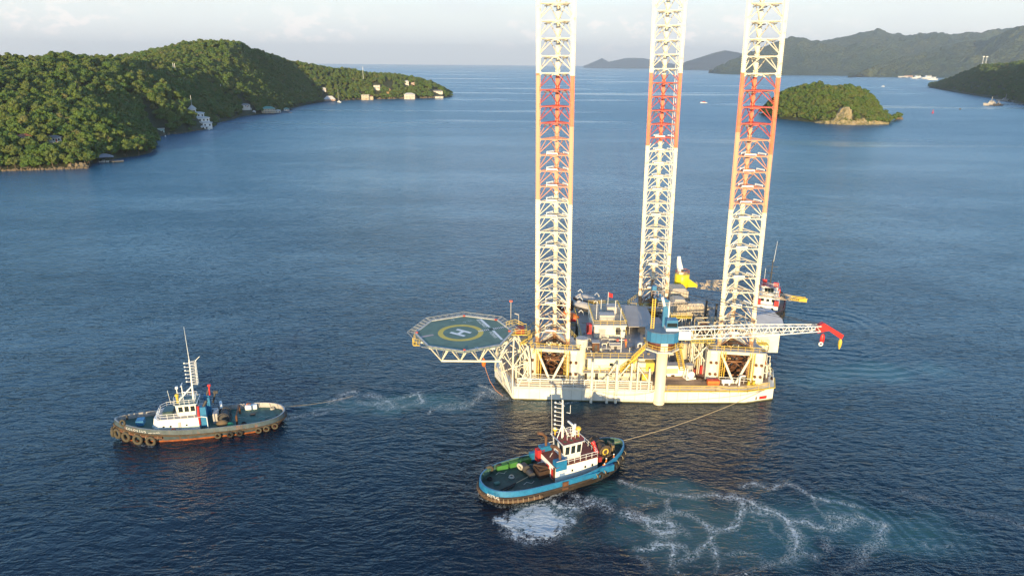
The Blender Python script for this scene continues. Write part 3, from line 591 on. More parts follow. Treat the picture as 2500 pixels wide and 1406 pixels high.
house('low pinkish house among trees upper right of three storey pale house', 1008, 206, 14, 8, 7, 1, pink, rred, 2, Y=1680)
house('long white upper house close to the headland tip', 1069, 228, 8, 22, 8, 1, pale, rgrey, 2.6, Y=1700)
house('low white waterside house below the long white house at headland tip', 1072, 239.8, .5, 18, 9, 1, pale, rwhite, flat=True)
house('tiny pink roofed cottage showing among trees of the nearest headland', 61, 345, 20, 9, 6, 1, pink, rred, 1.6, name='cottage', cat='cottage', Y=590, clear=.34)
house('tiny grey roofed cottage hidden in trees right of the pink roofed cottage', 132, 348, 16, 10, 6, 1, lgrey, rgrey, 1.6, name='cottage', cat='cottage', Y=585, clear=.3)
# bare earth slope, sea walls
def rockface(name, label, cat, pts, h, mat, seed, n=26, sz=3., group=None):
    r_ = random.Random(seed); mb = MB()
    for i in range(n):
        u = r_.random() * (len(pts) - 1); k = int(u); a = Vector(pts[k]).lerp(Vector(pts[min(k + 1, len(pts) - 1)]), u - k); s_ = sz * r_.uniform(.5, 1.3); up = r_.random() ** 1.3 * h
        c = (a.x + r_.uniform(-1, 1) + up * a.x / max(a.y, 1) * .7, a.y + up * .7, up); e0 = len(mb.v); mb.ell(c, (s_, s_ * .8, s_ * r_.uniform(.7, 1.3)), 7, 5)
        for q_ in range(e0, len(mb.v)):
            x, y, z = mb.v[q_]; nz = mnoise.noise_vector(Vector((x, y, z)) * .45) * s_ * .5; mb.v[q_] = (x + nz.x, y + nz.y, z + nz.z)
    mb.sm = [False] * len(mb.sm); o = tag(mb.build(name, mat), label, cat, group); o['kind'] = 'stuff'; return o
rock = M('pale ochre rock', (.40, .31, .19), .95, .2, .16, c2=(.10, .10, .045), rust=.12, streak=True); rockd = M('brown shore rock', (.17, .13, .085), .9, .2, .3); earth = M('bare earth', (.42, .27, .14), .9, .15, .2)
rockface('rocks', 'bare ochre earth slip right of the cream mansion', 'earth slip', [G(943, 242), G(955, 242)], 17, earth, 4, 50, 3.4); p = G(950, 241); CLEAR.append((p.x, p.y + 10, 9)); CLEAR.append((p.x, p.y, 10))
rockface('rocks', 'band of pale shoreline rocks under the nearest wooded headland', 'rocks', [G(4, 418.5), G(120, 415), G(212, 411.5)], .8, rockd, 5, 130, .9)
rockface('rocks', 'pale broken rock face at the right end of the nearest headland shore', 'rocks', [G(168, 412.5), G(214, 409.5)], 3.2, M('grey brown rock', (.24, .19, .13), .9, .2, .4), 6, 60, 1.0)
rockface('rocks', 'low rocky foreshore below the houses by the headland tip', 'rocks', [G(835, 246.4), G(880, 243.6), G(985, 241.7), G(1052, 240), G(1094, 238)], 1.6, rockd, 8, 120, 2.)
rockface('rocks', 'dark shoreline rocks along the shaded cove', 'rocks', [G(300, 384), G(366, 366), G(372, 350), G(366, 336), G(440, 326.5), G(512, 314)], .9, rockd, 9, 130, 1.2)
# poles and masts on the hill
def pole(label, px, py0, py1, Y, r=.3, name='utility_pole', cat='pole', arms=True, group=None):
    a = terrain_hit(px, py1, 6) or AY(px, py1, Y); Y = a.y; b_ = AY(px, py0, Y); o = empty(name, label, cat, a, 0, group); MB().bar((0, 0, -14), (0, 0, b_.z - a.z), r, 6).build('mast', white2, o)
    if arms: MB().box((0, 0, b_.z - a.z - .8), (3.4, .3, .3)).build('crossarm', lgrey, o)
pole('tall thin pale radio mast rising above the headland trees', 887, 162, 197, 1560, .35, 'radio_mast', 'mast', False)
pole('left pole of the close pair on the wooded hillside', 424, 154, 172, 980, .28, group='pair of tall poles on hillside', arms=False); pole('right pole of the close pair on the wooded hillside', 428, 155, 173, 980, .28, group='pair of tall poles on hillside', arms=False)
pole('crossarm pole on the ridge at far left', 64, 153, 160, 740); pole('crossarm pole on the ridge left of the tall hill', 225, 151, 160, 840)
pole('short white post halfway down the shaded slope', 539, 205, 212, 1000, .3, arms=False)
pole('left of two slim posts low on the shaded slope', 731, 222, 232, 1250, .14, arms=False, group='two slim posts'); pole('right of two slim posts low on the shaded slope', 734, 222, 232, 1250, .14, arms=False, group='two slim posts')
# sailboat
p = G(827, 250.5, 0); sb = small_boat('white single masted sailboat moored before the wooded shore', p, 15, white2, white2, 2.2, 'sailboat', 'sailboat')
MB().bar((1, 0, 1), (1, 0, 24), .16, 6, .08).build('mast', white2, sb); MB().bar((1, 0, 3), (-6, 0, 3.2), .22, 6).build('boom', lgrey, sb); MB().bar((1, 0, 23), (7.5, 0, 1.6), .05, 4).bar((1, 0, 23), (-7, 0, 1.6), .05, 4).build('rigging', lgrey, sb)
small_boat('white cabin motorboat moored right of the cream mansion', G(926, 242), 15, white2, white2, .2)
small_boat('tiny white motorboat beside the pinkish boathouse', G(785, 244), 10, white2, white2, .1)
small_boat('white workboat crossing the bay between the middle and right legs', G(1718, 252), 14, white2, red, 3.3, 'workboat', 'boat')
small_boat('tiny speedboat beyond the small island', G(2156, 212), 16, white2, white2, .2, 'speedboat', 'boat')
small_boat('tiny dark launch right of the small island', G(2344, 268), 12, dgrey, dgrey, 1., 'launch', 'boat')
thing('marker_buoy', 'tiny red marker buoy on the water right of the small island', 'buoy', [('float', MB().lathe((0, 0, -.5), [(2, 0), (2, 1), (.7, 1.6)], 10), red), ('tower', MB().lathe((0, 0, 1), [(.9, 0), (.3, 5)], 6), red)], G(2277, 277))
for x, y in ((404, 334), (511, 318)): thing('mooring_buoy', 'white mooring buoy off the shaded cove', 'buoy', [('float', MB().ell((0, 0, .3), (.7, .7, .9)), white2)], G(x, y), group='white mooring buoys')

# small wooded island
IC = Vector((452, 1035)); ipts = [G(1857, 281), G(1905, 291), G(1960, 297), G(2010, 302), G(2060, 305), G(2110, 305), G(2160, 304), G(2181, 300), G(2190, 293)]
ISKY = [(1852, 282), (1862, 262), (1880, 238), (1905, 222), (1935, 210), (1962, 206), (1985, 201), (2002, 202), (2020, 208), (2040, 206), (2062, 203), (2085, 208), (2105, 218), (2125, 238), (2140, 258), (2158, 272), (2178, 284), (2190, 292)]
ip = []; nI = 70; mI = 26
for i in range(nI + 1):
    px = 1852 + 338 * i / nI; a = G(px, float(np.interp(px, [1852, 1857, 1905, 1960, 2010, 2060, 2110, 2160, 2181, 2190], [279, 281, 291, 297, 302, 305, 305, 304, 300, 293])))
    f_ = math.sin(math.pi * (i / nI)) ** .6; D = 8 + 85 * f_; top = AY(px, float(np.interp(px, [q[0] for q in ISKY], [q[1] for q in ISKY])), a.y + D * .62); hr = max(top.z - 8, .5)
    for j in range(mI + 1):
        s_ = j / mI; k = math.sin(math.pi * min(1, s_ / .62) / 2) ** .85 if s_ < .62 else math.cos(math.pi / 2 * (s_ - .62) / .38) ** .7
        y = a.y + D * s_; x = a.x * y / a.y; g = mnoise.fractal(Vector((x, y, 5)) / 30, .8, 2., 3) * 3 * (0 if j in (0, mI) else 1); ip.append((x, y, max(-1.5, hr * k + g * k - (1.5 if j in (0, mI) else 0))))
n_i = mI + 1; me = bpy.data.meshes.new('island'); me.from_pydata(ip, [], [(i * n_i + j, (i + 1) * n_i + j, (i + 1) * n_i + j + 1, i * n_i + j + 1) for i in range(nI) for j in range(mI)]); me.materials.append(groundm)
o = bpy.data.objects.new('island', me); COL.objects.link(o); o['kind'] = 'structure'
def cliff(label, px0, px1, tops, seed, mat):
    nx_, nz_ = 26, 12; vs_ = []; fr = []
    for i in range(nx_ + 1):
        px = px0 + (px1 - px0) * i / nx_; b0_ = G(px, float(np.interp(px, [1905, 1960, 2010, 2060, 2110, 2160], [291, 297, 302, 305, 305, 304])) + .2); H_ = max(AY(px, float(np.interp(px, [q[0] for q in tops], [q[1] for q in tops])), b0_.y + 5).z, .4)
        for j in range(nz_ + 1):
            z_ = -1 + (H_ + 1) * j / nz_; y_ = b0_.y + z_ * .35 - 1.5; nv = mnoise.noise_vector(Vector((b0_.x, y_, z_ * .7 + seed)) * .22) * 3.2 + mnoise.noise_vector(Vector((b0_.x, y_, z_)) * .8) * 1.3
            vs_.append((b0_.x * y_ / b0_.y + nv.x, y_ + nv.y, z_ + nv.z * .6)); 
    n1_ = nz_ + 1; F_ = [(i * n1_ + j, (i + 1) * n1_ + j, (i + 1) * n1_ + j + 1, i * n1_ + j + 1) for i in range(nx_) for j in range(nz_)]; k0 = len(vs_); back = [(x, y + 7, z - .5) for x, y, z in vs_]; vs_ += back
    F_ += [tuple(k0 + a for a in reversed(f)) for f in F_] + [(i * n1_ + nz_, (i + 1) * n1_ + nz_, k0 + (i + 1) * n1_ + nz_, k0 + i * n1_ + nz_) for i in range(nx_)]
    me_ = bpy.data.meshes.new('cliff'); me_.from_pydata(vs_, [], F_); me_.materials.append(mat); o_ = bpy.data.objects.new('cliff', me_); COL.objects.link(o_); tag(o_, label, 'cliff')
cliff('large pale ochre cliff face on the small wooded island', 2026, 2080, [(2026, 301), (2034, 290), (2044, 276), (2052, 264), (2066, 262), (2074, 268), (2076, 284), (2080, 300)], 1, rock)
cliff('low pale rock ledge along the waterline of the small island', 1988, 2172, [(1988, 300), (2000, 295), (2030, 294), (2080, 295), (2130, 294), (2160, 296), (2172, 302)], 9, rock)
cliff('smaller pale cliff patch at the right of the island cliff', 2086, 2122, [(2086, 304), (2092, 290), (2104, 286), (2112, 292), (2122, 303)], 5, rock)
rockface('rocks', 'low pale rocks at the left foot of the island', 'rocks', [G(1990, 300), G(2028, 301)], 5, rock, 23, 30, 2.)
rockface('rocks', 'small rocky islet with one tree off the right end of the island', 'islet', [G(2186, 292), G(2200, 292)], 3, rockd, 24, 24, 2.4)
AI = np.array(ip).reshape(nI + 1, n_i, 3)
for i in range(nI):
    for j in range(0, mI - 1):
        c = AI[i, j]; e1 = AI[i + 1, j] - c; e2 = AI[i, j + 1] - c; area = abs(np.linalg.norm(np.cross(e1, e2))); k = area / 13; kk = int(k) + (rnd.random() < k - int(k)); pxm = 1852 + 338 * i / nI
        for _ in range(min(kk, 30)):
            p = c + e1 * rnd.random() + e2 * rnd.random()
            if p[2] < .8: continue
            if 2028 < pxm < 2076 and p[2] < 13 and j < mI * .5 and rnd.random() < .86: continue
            if 2090 < pxm < 2118 and p[2] < 6 and j < mI * .5 and rnd.random() < .7: continue
            alltrees.append((p[0], p[1], p[2] - 1.0, rnd.uniform(.6, 1.05), 'I'))
for x, y in ((2192, 292), (2200, 291), (2196, 291)): v = G(x, y); alltrees.append((v.x, v.y + 4, 1.5, .8, 'I'))

# the left woods
yy = 400.
while yy < 1850:
    st = 5.9 if yy < 900 else 6.4; xx = -1100.
    while xx < -130:
        x = xx + rnd.uniform(-3.4, 3.4); y = yy + rnd.uniform(-3.4, 3.4); xx += st
        if x / y < -.80: 
            if rnd.random() < .5 or x / y < -1.3: continue
        z = zland(x, y)
        if z < -.4: continue
        if any((x - a) ** 2 + (y - b_) ** 2 < r_ * r_ for a, b_, r_ in CLEAR): continue
        gr = math.hypot(zland(x + 6, y) - z, zland(x, y + 6) - z) / 6
        for _ in range(int(gr * 2.2 + rnd.random() * .6)):
            x2, y2 = x + rnd.uniform(-4, 4), y + rnd.uniform(-4, 4); z2 = zland(x2, y2)
            if z2 > .5 and not any((x2 - a) ** 2 + (y2 - b_) ** 2 < r_ * r_ for a, b_, r_ in CLEAR): alltrees.append((x2, y2, z2 - .8, rnd.uniform(.6, .95), 'L'))
        alltrees.append((x, y, z - .8, rnd.uniform(.55, 1.2) * (1.15 if mnoise.noise(Vector((x, y, 0)) / 60) > .1 else .9), 'L'))
    yy += st
inframe = lambda a: abs(a[0] / a[1]) < .74
order = sorted((a for a in alltrees if inframe(a) and a[4] == 'L'), key=lambda a: (a[0] ** 2 + a[1] ** 2) / a[3] ** 2)
near = []; blocked = 0
for a in order:
    if len(near) >= 292: break
    near.append(a)
ns = set(id(a) for a in near)
where = ['on the nearest headland', 'on the near shore slope', 'behind the near headland trees', 'high on the near slope', 'by the shaded cove']
kindn = ['broad dense green', 'small olive green', 'wide spreading green', 'tall olive green', 'low bushy green', 'flat topped olive', 'sparse yellowish']
for i, (x, y, z, s_, _) in enumerate(near):
    k = rnd.choice((0, 0, 1, 1, 2, 2, 3, 3, 4, 4, 5, 5, 6)); cmz, tmz, R_, H_ = KINDS[k]; dst = math.hypot(x, y)
    o = empty('tree', f'{kindn[k]} broadleaf tree among the nearest trees of the left wooded headland', 'tree', (x, y, z), rnd.uniform(0, 6.28), f'{kindn[k]} trees of nearest headland')
    o.scale = (s_, s_, s_ * rnd.uniform(.85, 1.15))
    for nm, me_ in (('crown', cmz), ('trunk', tmz)): c = bpy.data.objects.new(nm, me_); COL.objects.link(c); c.parent = o
for key, nm in (('L', 'woods'), ('I', 'woods'), ('R', 'woods')):
    forest_gn(nm, [a[:3] for a in alltrees if a[4] == key and id(a) not in ns], *((.5, 1.2) if key == 'L' else (.6, 1.05) if key == 'I' else (.8, 1.5)))

# twin radar towers on the right hill, ships and sheds
for lab, px in (('left of the two white lattice radar towers on the right hill', 2398), ('right of the two white lattice radar towers on the right hill', 2406)):
    a = AY(px, 158, 2350); b_ = AY(px, 140, 2350); h = b_.z - a.z; o = empty('radar_tower', lab, 'tower', a)
    MB().truss((0, 0, -8), (0, 0.1, h), 1.6, 1.6, 8, .16, .10).build('lattice', white2, o); MB().bx(-2.8, 2.8, -1.5, 1.5, h, h + 2.6).build('dish', white2, o)
def warship(label, px, py, L, rz, hm=lgrey, group='grey ships moored by the pontoon', name='patrol_ship', cat='ship', tall=1.):
    p = G(px, py); o = small_boat(label, p, L, hm, hm, rz, name, cat, False, group, B=L * .17); z = L * .085
    MB().prism([(-L * .28, -L * .06), (L * .14, -L * .06), (L * .2, 0), (L * .14, L * .06), (-L * .28, L * .06)], z, z + L * .08, .92).build('deckhouse', hm, o)
    MB().prism([(-L * .05, -L * .05), (L * .10, -L * .05), (L * .14, 0), (L * .10, L * .05), (-L * .05, L * .05)], z + L * .08, z + L * .15, .85).build('bridge', hm, o)
    MB().bx(-L * .04, L * .115, -L * .047, L * .047, z + L * .105, z + L * .13).build('window', glass, o)
    MB().bar((-L * .02, 0, z + L * .14), (-L * .03, 0, z + L * .36 * tall), L * .012, 6).bar((-L * .03, -L * .05, z + L * .26 * tall), (-L * .03, L * .05, z + L * .26 * tall), L * .006, 5).bar((0, 0, z + L * .15), (-L * .03, 0, z + L * .28 * tall), L * .008, 5).build('mast', lgrey, o)
    MB().prism([(-L * .2, -L * .03), (-L * .1, -L * .03), (-L * .1, L * .03), (-L * .2, L * .03)], z + L * .08, z + L * .14, .8).build('funnel', lgrey, o)
warship('nearest pale grey patrol ship at the left end of the moored group', 2418, 258, 40, 3.5); warship('dark grey patrol ship moored right of the nearest one', 2436, 259, 26, 3.5, dgrey)
warship('grey ship with tall mast in the middle of the moored group', 2453, 248, 34, 2.9, tall=1.1); warship('grey ship behind with a tall pale mast', 2470, 248, 32, 2.9, tall=1.2); warship('rightmost grey launch with short mast of the moored group', 2487, 251, 28, 3.0)
p = G(2490, 256); thing('pontoon', 'long low grey pontoon beside the moored grey ships', 'pontoon', [('deck', MB().bx(-46, 40, -2, 2, .3, 1.4), lgrey)] + [('float', MB().bx(-44 + 8 * i, -40 + 8 * i, -2.5, 2.5, -.3, .7), dgrey) for i in range(10)], p, -.05)
for i, (x, y, w, h, lab) in enumerate(((2169, 189, 62, 24, 'largest white shed on the far shore'), (2188, 189, 40, 20, 'second white shed right of the largest one on the far shore'), (2205, 190, 70, 9, 'low long white shed on the far shore'), (2218, 190, 60, 14, 'low pinkish shed on the far shore'))):
    p = G(x, y); thing('shed', lab, 'shed', [('wall', MB().bx(-w / 2, w / 2, -15, 15, -1, h), pale if i < 3 else pink), ('roof', MB().bx(-w / 2 - 2, w / 2 + 2, -17, 17, h, h + 2), rwhite if i < 3 else rred), ('door', MB().bx(-w / 8, w / 4, -16, -15, 0, h * .45), dgrey)], p, facing(p))
for x, y, L, lab in ((2240, 192.5, 100, 'left of the two white yachts moored off the far shore'), (2266, 193, 105, 'right of the two white yachts moored off the far shore'), (2276, 196, 70, 'low white boat in front of the far yachts')):
    p = G(x, y); small_boat(lab, p, L, white2, white2, .05, 'yacht', 'yacht')
small_boat('tiny white boat at the far left of the distant shore sheds', G(2133, 188), 25, white2, white2, .05)
# ------------------------------------------------------------------ jack-up rig: hull
RC = Vector((28, 165, 0))
rig = empty('jackup_rig', 'white jack-up rig hull with deck houses and jacking frames, towed on the bay', 'drilling rig', RC)
def R_(name, mb, mat): return mb.build(name, mat, rig, -RC)
hull_poly = [(.5, 144.2), (33, 142.9), (52.5, 143.2), (59.4, 145.3), (61, 150), (61, 186), (50, 200), (16, 198), (5.5, 180), (-2.4, 165), (-4, 156)]
hull_in = [(28 + (x - 28) * .965, 165 + (y - 165) * .965) for x, y in hull_poly]
R_('deck_step', MB().prism(hull_in, 3.2, 4.0), M('stained deck edge', (.42, .34, .25), .7, .2, .8, rust=.3))
R_('hull', MB().prism(hull_poly, -1.5, 3.2), M('rig hull paint', (.80, .765, .68), .42, .08, .3, rust=.26, streak=True))
R_('boot_topping', MB().prism([(28 + (x - 28) * 1.0012, 165 + (y - 165) * 1.0012) for x, y in hull_poly], -1.5, .28), M('weed stained boot topping', (.16, .15, .07), .8, .25, .8, rust=.2))
dk = sheet('main_deck', hull_in, 4.004, brown, rig); dk.location = -RC
mb = MB()
for a, b_ in zip(hull_poly[1:5], hull_poly[2:6]): mb.beam((a[0], a[1] - .25, 3.1), (b_[0], b_[1] - .25, 3.1), .5, .16)
R_('deck_edge', mb, yellow)
R_('fender_belt', MB().beam((.5, 144.0, 2.9), (33, 142.7, 2.9), .25, .3), white)
wr = M('white rail paint', (.80, .79, .74), .45, .05, 1.)
R_('railing', MB().rail([(1.5, 144.4, 3.2), (31.3, 143.15, 3.2)], 2.0, 2.4, .07, True, .08).bar((1.5, 144.4, 3.7), (31.3, 143.2, 3.7), .07, 4), wr)
R_('railing', MB().rail([(34.8, 142.6, 3.2), (45.5, 142.6, 3.2), (48.5, 142.3, 2.8), (52.6, 142.7, 2.8), (58, 144.4, 3.3)], 1.3, 2.4, .07), yellow)
R_('railing', MB().rail([(60.6, 150, 4), (60.6, 186, 4), (50, 199.5, 4), (16.3, 197.5, 4)], 1.2, 3, .06), yellow)
R_('railing', MB().rail([(59.2, 145.6, 4), (60.6, 150, 4)], 1.2, 2, .07), wr)
R_('railing', MB().rail([(-3.6, 157, 4), (-2.1, 165, 4), (5.8, 180, 4), (16.2, 197.4, 4)], 1.2, 2.5, .06), yellow)
# draft / company mark by the right corner
d_ = Vector((59.4 - 52.5, 145.3 - 143.2, 0)).normalized(); rz_ = math.atan2(d_.y, d_.x); b0 = Vector((56.9, 144.54, .9))
for i, (dx, w, m_) in enumerate(((0, 1.9, red), (-1.35, .35, white2), (-1.8, .35, dgrey), (-2.3, .45, white2))):
    p = b0 + d_ * dx - Vector((-d_.y, d_.x, 0)) * .06; R_('hull_mark', MB().box(p, (w, .04, .7), rz_), m_)
sm0 = MB().bx(-.035, .035, -.03, .01, .3, 3.15).mesh('plate_seam', M('weld seam', (.60, .55, .46), .6, .2, 2., rust=.3))
for i in range(22):
    f_ = (i + .5) / 22; x = .5 + 52 * f_; y = 144.2 - 1.3 * x / 33 if x < 33 else 142.9 + .3 * (x - 33) / 19.5
    so_ = bpy.data.objects.new('plate_seam', sm0); COL.objects.link(so_); so_.parent = rig; so_.location = Vector((x, y - .02, 0)) - RC
for z in (3.55, 4.35, 4.8): R_('deck_pipe', MB().bar((1.2, 144.9, z), (31.2, 143.7, z), .11, 6), wr)
pp = MB(); r_ = random.Random(44)
def run(x0, x1, y0, y1, z0, n, zr=2.2):
    for i in range(n):
        p = Vector((r_.uniform(x0, x1), r_.uniform(y0, y1), z0)); h = r_.uniform(.4, zr); q = p + Vector((0, 0, h)); e = q + (Vector((r_.uniform(-3, 3), 0, 0)) if r_.random() < .6 else Vector((0, r_.uniform(-3, 3), 0))); e.x = min(max(e.x, x0), x1); e.y = min(max(e.y, y0), y1); w = r_.choice((.06, .08, .12)); pp.bar(p, q, w, 5); pp.bar(q, e, w, 5); pp.bar(e, Vector((e.x, e.y, z0)), w, 5)
run(34.5, 46, 152, 157.5, 4, 26, 3.2); run(.8, 6, 146, 158, 4, 26, 4.5); run(17.5, 31, 144.4, 146, 4, 16, 4.6); run(40.5, 55.5, 158.5, 166, 8.6, 30, 2.4); run(56.5, 60.3, 148, 158, 4, 22, 4.2); run(34, 39.5, 157, 165, 8, 14, 2); run(13.2, 16.5, 146, 166, 4, 16, 4); run(17.5, 27, 147, 157, 9.6, 12, 1.2)
pw = R_('pipework', pp, white); pw['kind'] = 'stuff'; pp = MB(); run(34.5, 46, 150, 157.5, 4, 9, 3); run(40.5, 55.5, 158.5, 168, 8.6, 12, 2.4); run(1, 6, 146, 158, 4, 8, 4); run(56.5, 60.3, 148, 158, 4, 8, 3.5); pw = R_('pipework', pp, yellow); pw['kind'] = 'stuff'
# ---- jacking frames round each leg
PHI = rad(-8)
LEGC = [Vector((9.7, 151.0, 0)), Vector((38.3, 181.4, 0)), Vector((51.0, 150.3, 0))]
cst = [(-3.475, -2.0), (3.475, -2.0), (0, 4.01)]
def LR(c, x, y, z): return Vector((c.x + x * math.cos(PHI) - y * math.sin(PHI), c.y + x * math.sin(PHI) + y * math.cos(PHI), z))
towerp = M('jacking tower paint', (.78, .73, .61), .5, .1, .6, rust=.24, streak=True)
for li, c in enumerate(LEGC):
    zt = 11.6 if li != 1 else 10.8
    for k, (x, y) in enumerate(((-4.9, -3.0), (4.9, -3.0), (0, 6.2))):
        w, d = (2.9, 3.6) if k < 2 else (4.4, 3.)
        prof = [(-w / 2, -d / 2 + .6), (-w / 2 + .7, -d / 2), (w / 2 - .7, -d / 2), (w / 2, -d / 2 + .6), (w / 2, d / 2), (-w / 2, d / 2)]
        q = [LR(c, x + a, y + b_, 0)[:2] for a, b_ in prof]; mb = MB().prism(q, 4, zt - .9).prism(q, zt - .9, zt, .82); R_('jacking_tower', mb, towerp)
        for zz_ in (5.8, 8.6):
            for dx in (-.55, .62): a = LR(c, x + dx, y - d / 2 - .02, zz_); b_ = LR(c, x + dx, y - d / 2 - .32, zz_); R_('gear_motor', MB().bar(a, b_, .34, 10), rusty if (zz_ < 9) else lgrey)
    hb = MB()
    for a, b_ in (((-4.9, -4.), (4.9, -4.)), ((4.9, -2.), (0, 6.)), ((0, 6.), (-4.9, -2.))): hb.beam(LR(c, *a, zt - .5), LR(c, *b_, zt - .5), 1.0, .9)
    R_('header_beam', hb, towerp)
    for s_ in (-1, 1): R_('brace', MB().bar(LR(c, s_ * 3.3, -4.3, zt - .9), LR(c, s_ * .25, -5.6, 4.2), .30, 8), towerp)
    R_('platform', MB().beam(LR(c, -6.2, -4.5, zt + .1), LR(c, 6.2, -4.5, zt + .1), 2.0, .15).beam(LR(c, -6.2, -4.5, zt + .1), LR(c, -1.5, 7, zt + .1), 1.4, .15).beam(LR(c, 6.2, -4.5, zt + .1), LR(c, 1.5, 7, zt + .1), 1.4, .15), lgrey)
    R_('railing', MB().rail([LR(c, *a, zt + .15) for a in ((-6.9, -3.6), (-6.2, -5.4), (6.2, -5.4), (6.9, -3.6), (2.2, 7.6), (-2.2, 7.6), (-6.9, -3.6))], 1.15, 1.5, .065), yellow)
    R_('railing', MB().rail([LR(c, -3.4, -5.2, 4.05), LR(c, 3.4, -5.2, 4.05)], 1.3, 1.5, .06), wr)
    for s_ in (-1, 1):
        lad = MB(); x = s_ * 3.15
        for e in (-.28, .28): lad.bar(LR(c, x + e, -4.9, 4), LR(c, x + e, -4.9, zt + 1), .07, 4)
        for i in range(18): lad.bar(LR(c, x - .28, -4.9, 4.3 + i * .42), LR(c, x + .28, -4.9, 4.3 + i * .42), .04, 4)
        lad.bar(LR(c, x + .75, -4.8, 4), LR(c, x + .75, -4.8, zt), .1, 5)
        R_('ladder', lad, yellow)
    R_('leg_well_shade', MB().prism([LR(c, *a, 0)[:2] for a in ((-3.6, -2.6), (3.6, -2.6), (4.2, -1), (.9, 5.2), (-.9, 5.2), (-4.2, -1))], 4.01, 4.06), M('painted leg well shade', (.012, .010, .009), .9, .2, 1.))  # flat near-black plate on the deck: painted shade of the leg opening
    gm = MB(); r_ = random.Random(li + 3)
    for i in range(22):
        a = LR(c, r_.uniform(-2.8, 2.8), r_.uniform(-1.8, 1.5), r_.uniform(4.6, zt - 1.5)); v_ = Vector((r_.uniform(-1.6, 1.6), r_.uniform(-1, 1), r_.uniform(-.7, .7))); gm.bar(a - v_, a + v_, r_.uniform(.10, .28), 5)
    for i in range(9): a = LR(c, r_.uniform(-2.6, 2.6), r_.uniform(-1.6, 1.), r_.uniform(4.4, 7)); gm.box(a, (r_.uniform(.4, 1.2), r_.uniform(.4, 1), r_.uniform(.3, 1)), r_.random())
    g_ = R_('guide_machinery', gm, rusty)
# ---- living quarters at the near edge and its walkways
R_('quarters_block', MB().bx(17.2, 31.6, 146.2, 178, 4, 9.5), M('quarters paint', (.80, .76, .60), .5, .06, .3, rust=.05))
qd = sheet('roof_deck', [(16.6, 145.6), (33.2, 145.6), (33.2, 179), (16.6, 179)], 9.62, grey, rig); qd.location = -RC
R_('roof_slab', MB().bx(16.6, 33.2, 145.6, 179, 9.45, 9.61), lgrey)
R_('walkway', MB().bx(16, 31.6, 144.3, 146.15, 6.55, 6.7), lgrey)
R_('railing', MB().rail([(16, 144.35, 6.7), (31.5, 144.35, 6.7)], 1.15, 1.9, .06), yellow)
R_('railing', MB().rail([(16.6, 145.7, 9.62), (29.5, 145.7, 9.62)], 1.2, 1.9, .065), yellow)
R_('railing', MB().rail([(16.7, 145.7, 9.62), (16.7, 178.8, 9.62), (33, 178.8, 9.62)], 1.2, 2.2, .05), yellow)
for x in (22.5, 25., 28.6, 30.2):
    for z in (5.4, 7.9):
        if (x, z) == (25., 7.9): continue
        w_ = R_('window', MB().bx(x - .38, x + .38, 146.12, 146.19, z - .35, z + .35), glass)
for x, z in ((26.4, 6.75), (19.4, 4.05), (29.6, 4.05)): R_('door', MB().bx(x - .45, x + .45, 146.08, 146.19, z, z + 2.0), dgrey)
def stairs(a, b_, w=1., mat=yellow, n=12):
    a, b_ = Vector(a), Vector(b_); d = (b_ - a); s_ = Vector((-d.y, d.x, 0)).normalized() * w / 2; mb = MB()
    for e in (-1, 1): mb.beam(a + s_ * e, b_ + s_ * e, .12, .3); mb.bar(a + s_ * e + Vector((0, 0, 1)), b_ + s_ * e + Vector((0, 0, 1)), .06, 4); mb.bar(a + s_ * e + Vector((0, 0, .5)), b_ + s_ * e + Vector((0, 0, .5)), .05, 4)
    for i in range(n + 1): p = a.lerp(b_, i / n); mb.box(p, (w if abs(d.x) < abs(d.y) else .3, .3 if abs(d.x) < abs(d.y) else w, .06))
    for i in range(0, n + 1, 3): p = a.lerp(b_, i / n); mb.bar(p + s_, p + s_ + Vector((0, 0, 1)), .045, 4); mb.bar(p - s_, p - s_ + Vector((0, 0, 1)), .045, 4)
    return mb
R_('stairway', stairs((24.5, 145.2, 6.7), (28, 145.2, 9.6)), yellow)
R_('stairway', stairs((26.5, 143.8, 9.7), (29.4, 142.6, 13.6)), yellow)
R_('stairway', stairs((38.8, 147.2, 6.2), (36.2, 142.9, 13.7), 1.1), yellow)
R_('stair_landing', MB().bx(35.6, 37.2, 141.8, 143.4, 13.5, 13.65).rail([(35.9, 141.8, 13.65), (37.2, 141.8, 13.65), (37.2, 143.4, 13.65)], 1.1, 1., .06), yellow)
for i, (x, zb, zt_) in enumerate(((17.9, -.4, 9.9), (21.4, -.4, 6.6), (23.4, -.4, 9.4), (26.6, 2.6, 9.6), (28.0, 2.6, 9.9), (30.6, 3, 8.4))):
    R_('guide_pipe', MB().bar((x, 143.0, zb), (x, 143.0, zt_), .32 if i < 3 else .22, 9), white)
R_('brace', MB().bar((23.4, 143.4, 9.3), (20.6, 144.4, 4.6), .16, 6).bar((26.2, 143.5, 9.2), (23.4, 144, 5), .14, 6).bar((28, 143.4, 8.8), (30.6, 143.4, 5.0), .12, 6), white)
R_('pedestal', MB().lathe((33.1, 143.1, 0), [(1.28, -1), (1.28, 1), (1.18, 1.1), (1.22, 10.4), (1.3, 12.0), (2.4, 13.5)], 20), M('crane pedestal paint', (.80, .70, .50), .5, .06, .3, rust=.05, streak=True))
R_('equipment_module', MB().bx(30, 31.8, 144.2, 146, 7.2, 9.2).bx(29.2, 30.4, 143.9, 145, 5.2, 6.6), yellow)
R_('equipment_module', MB().bx(28.5, 31.8, 144.8, 146.1, 6.8, 8.9), white)
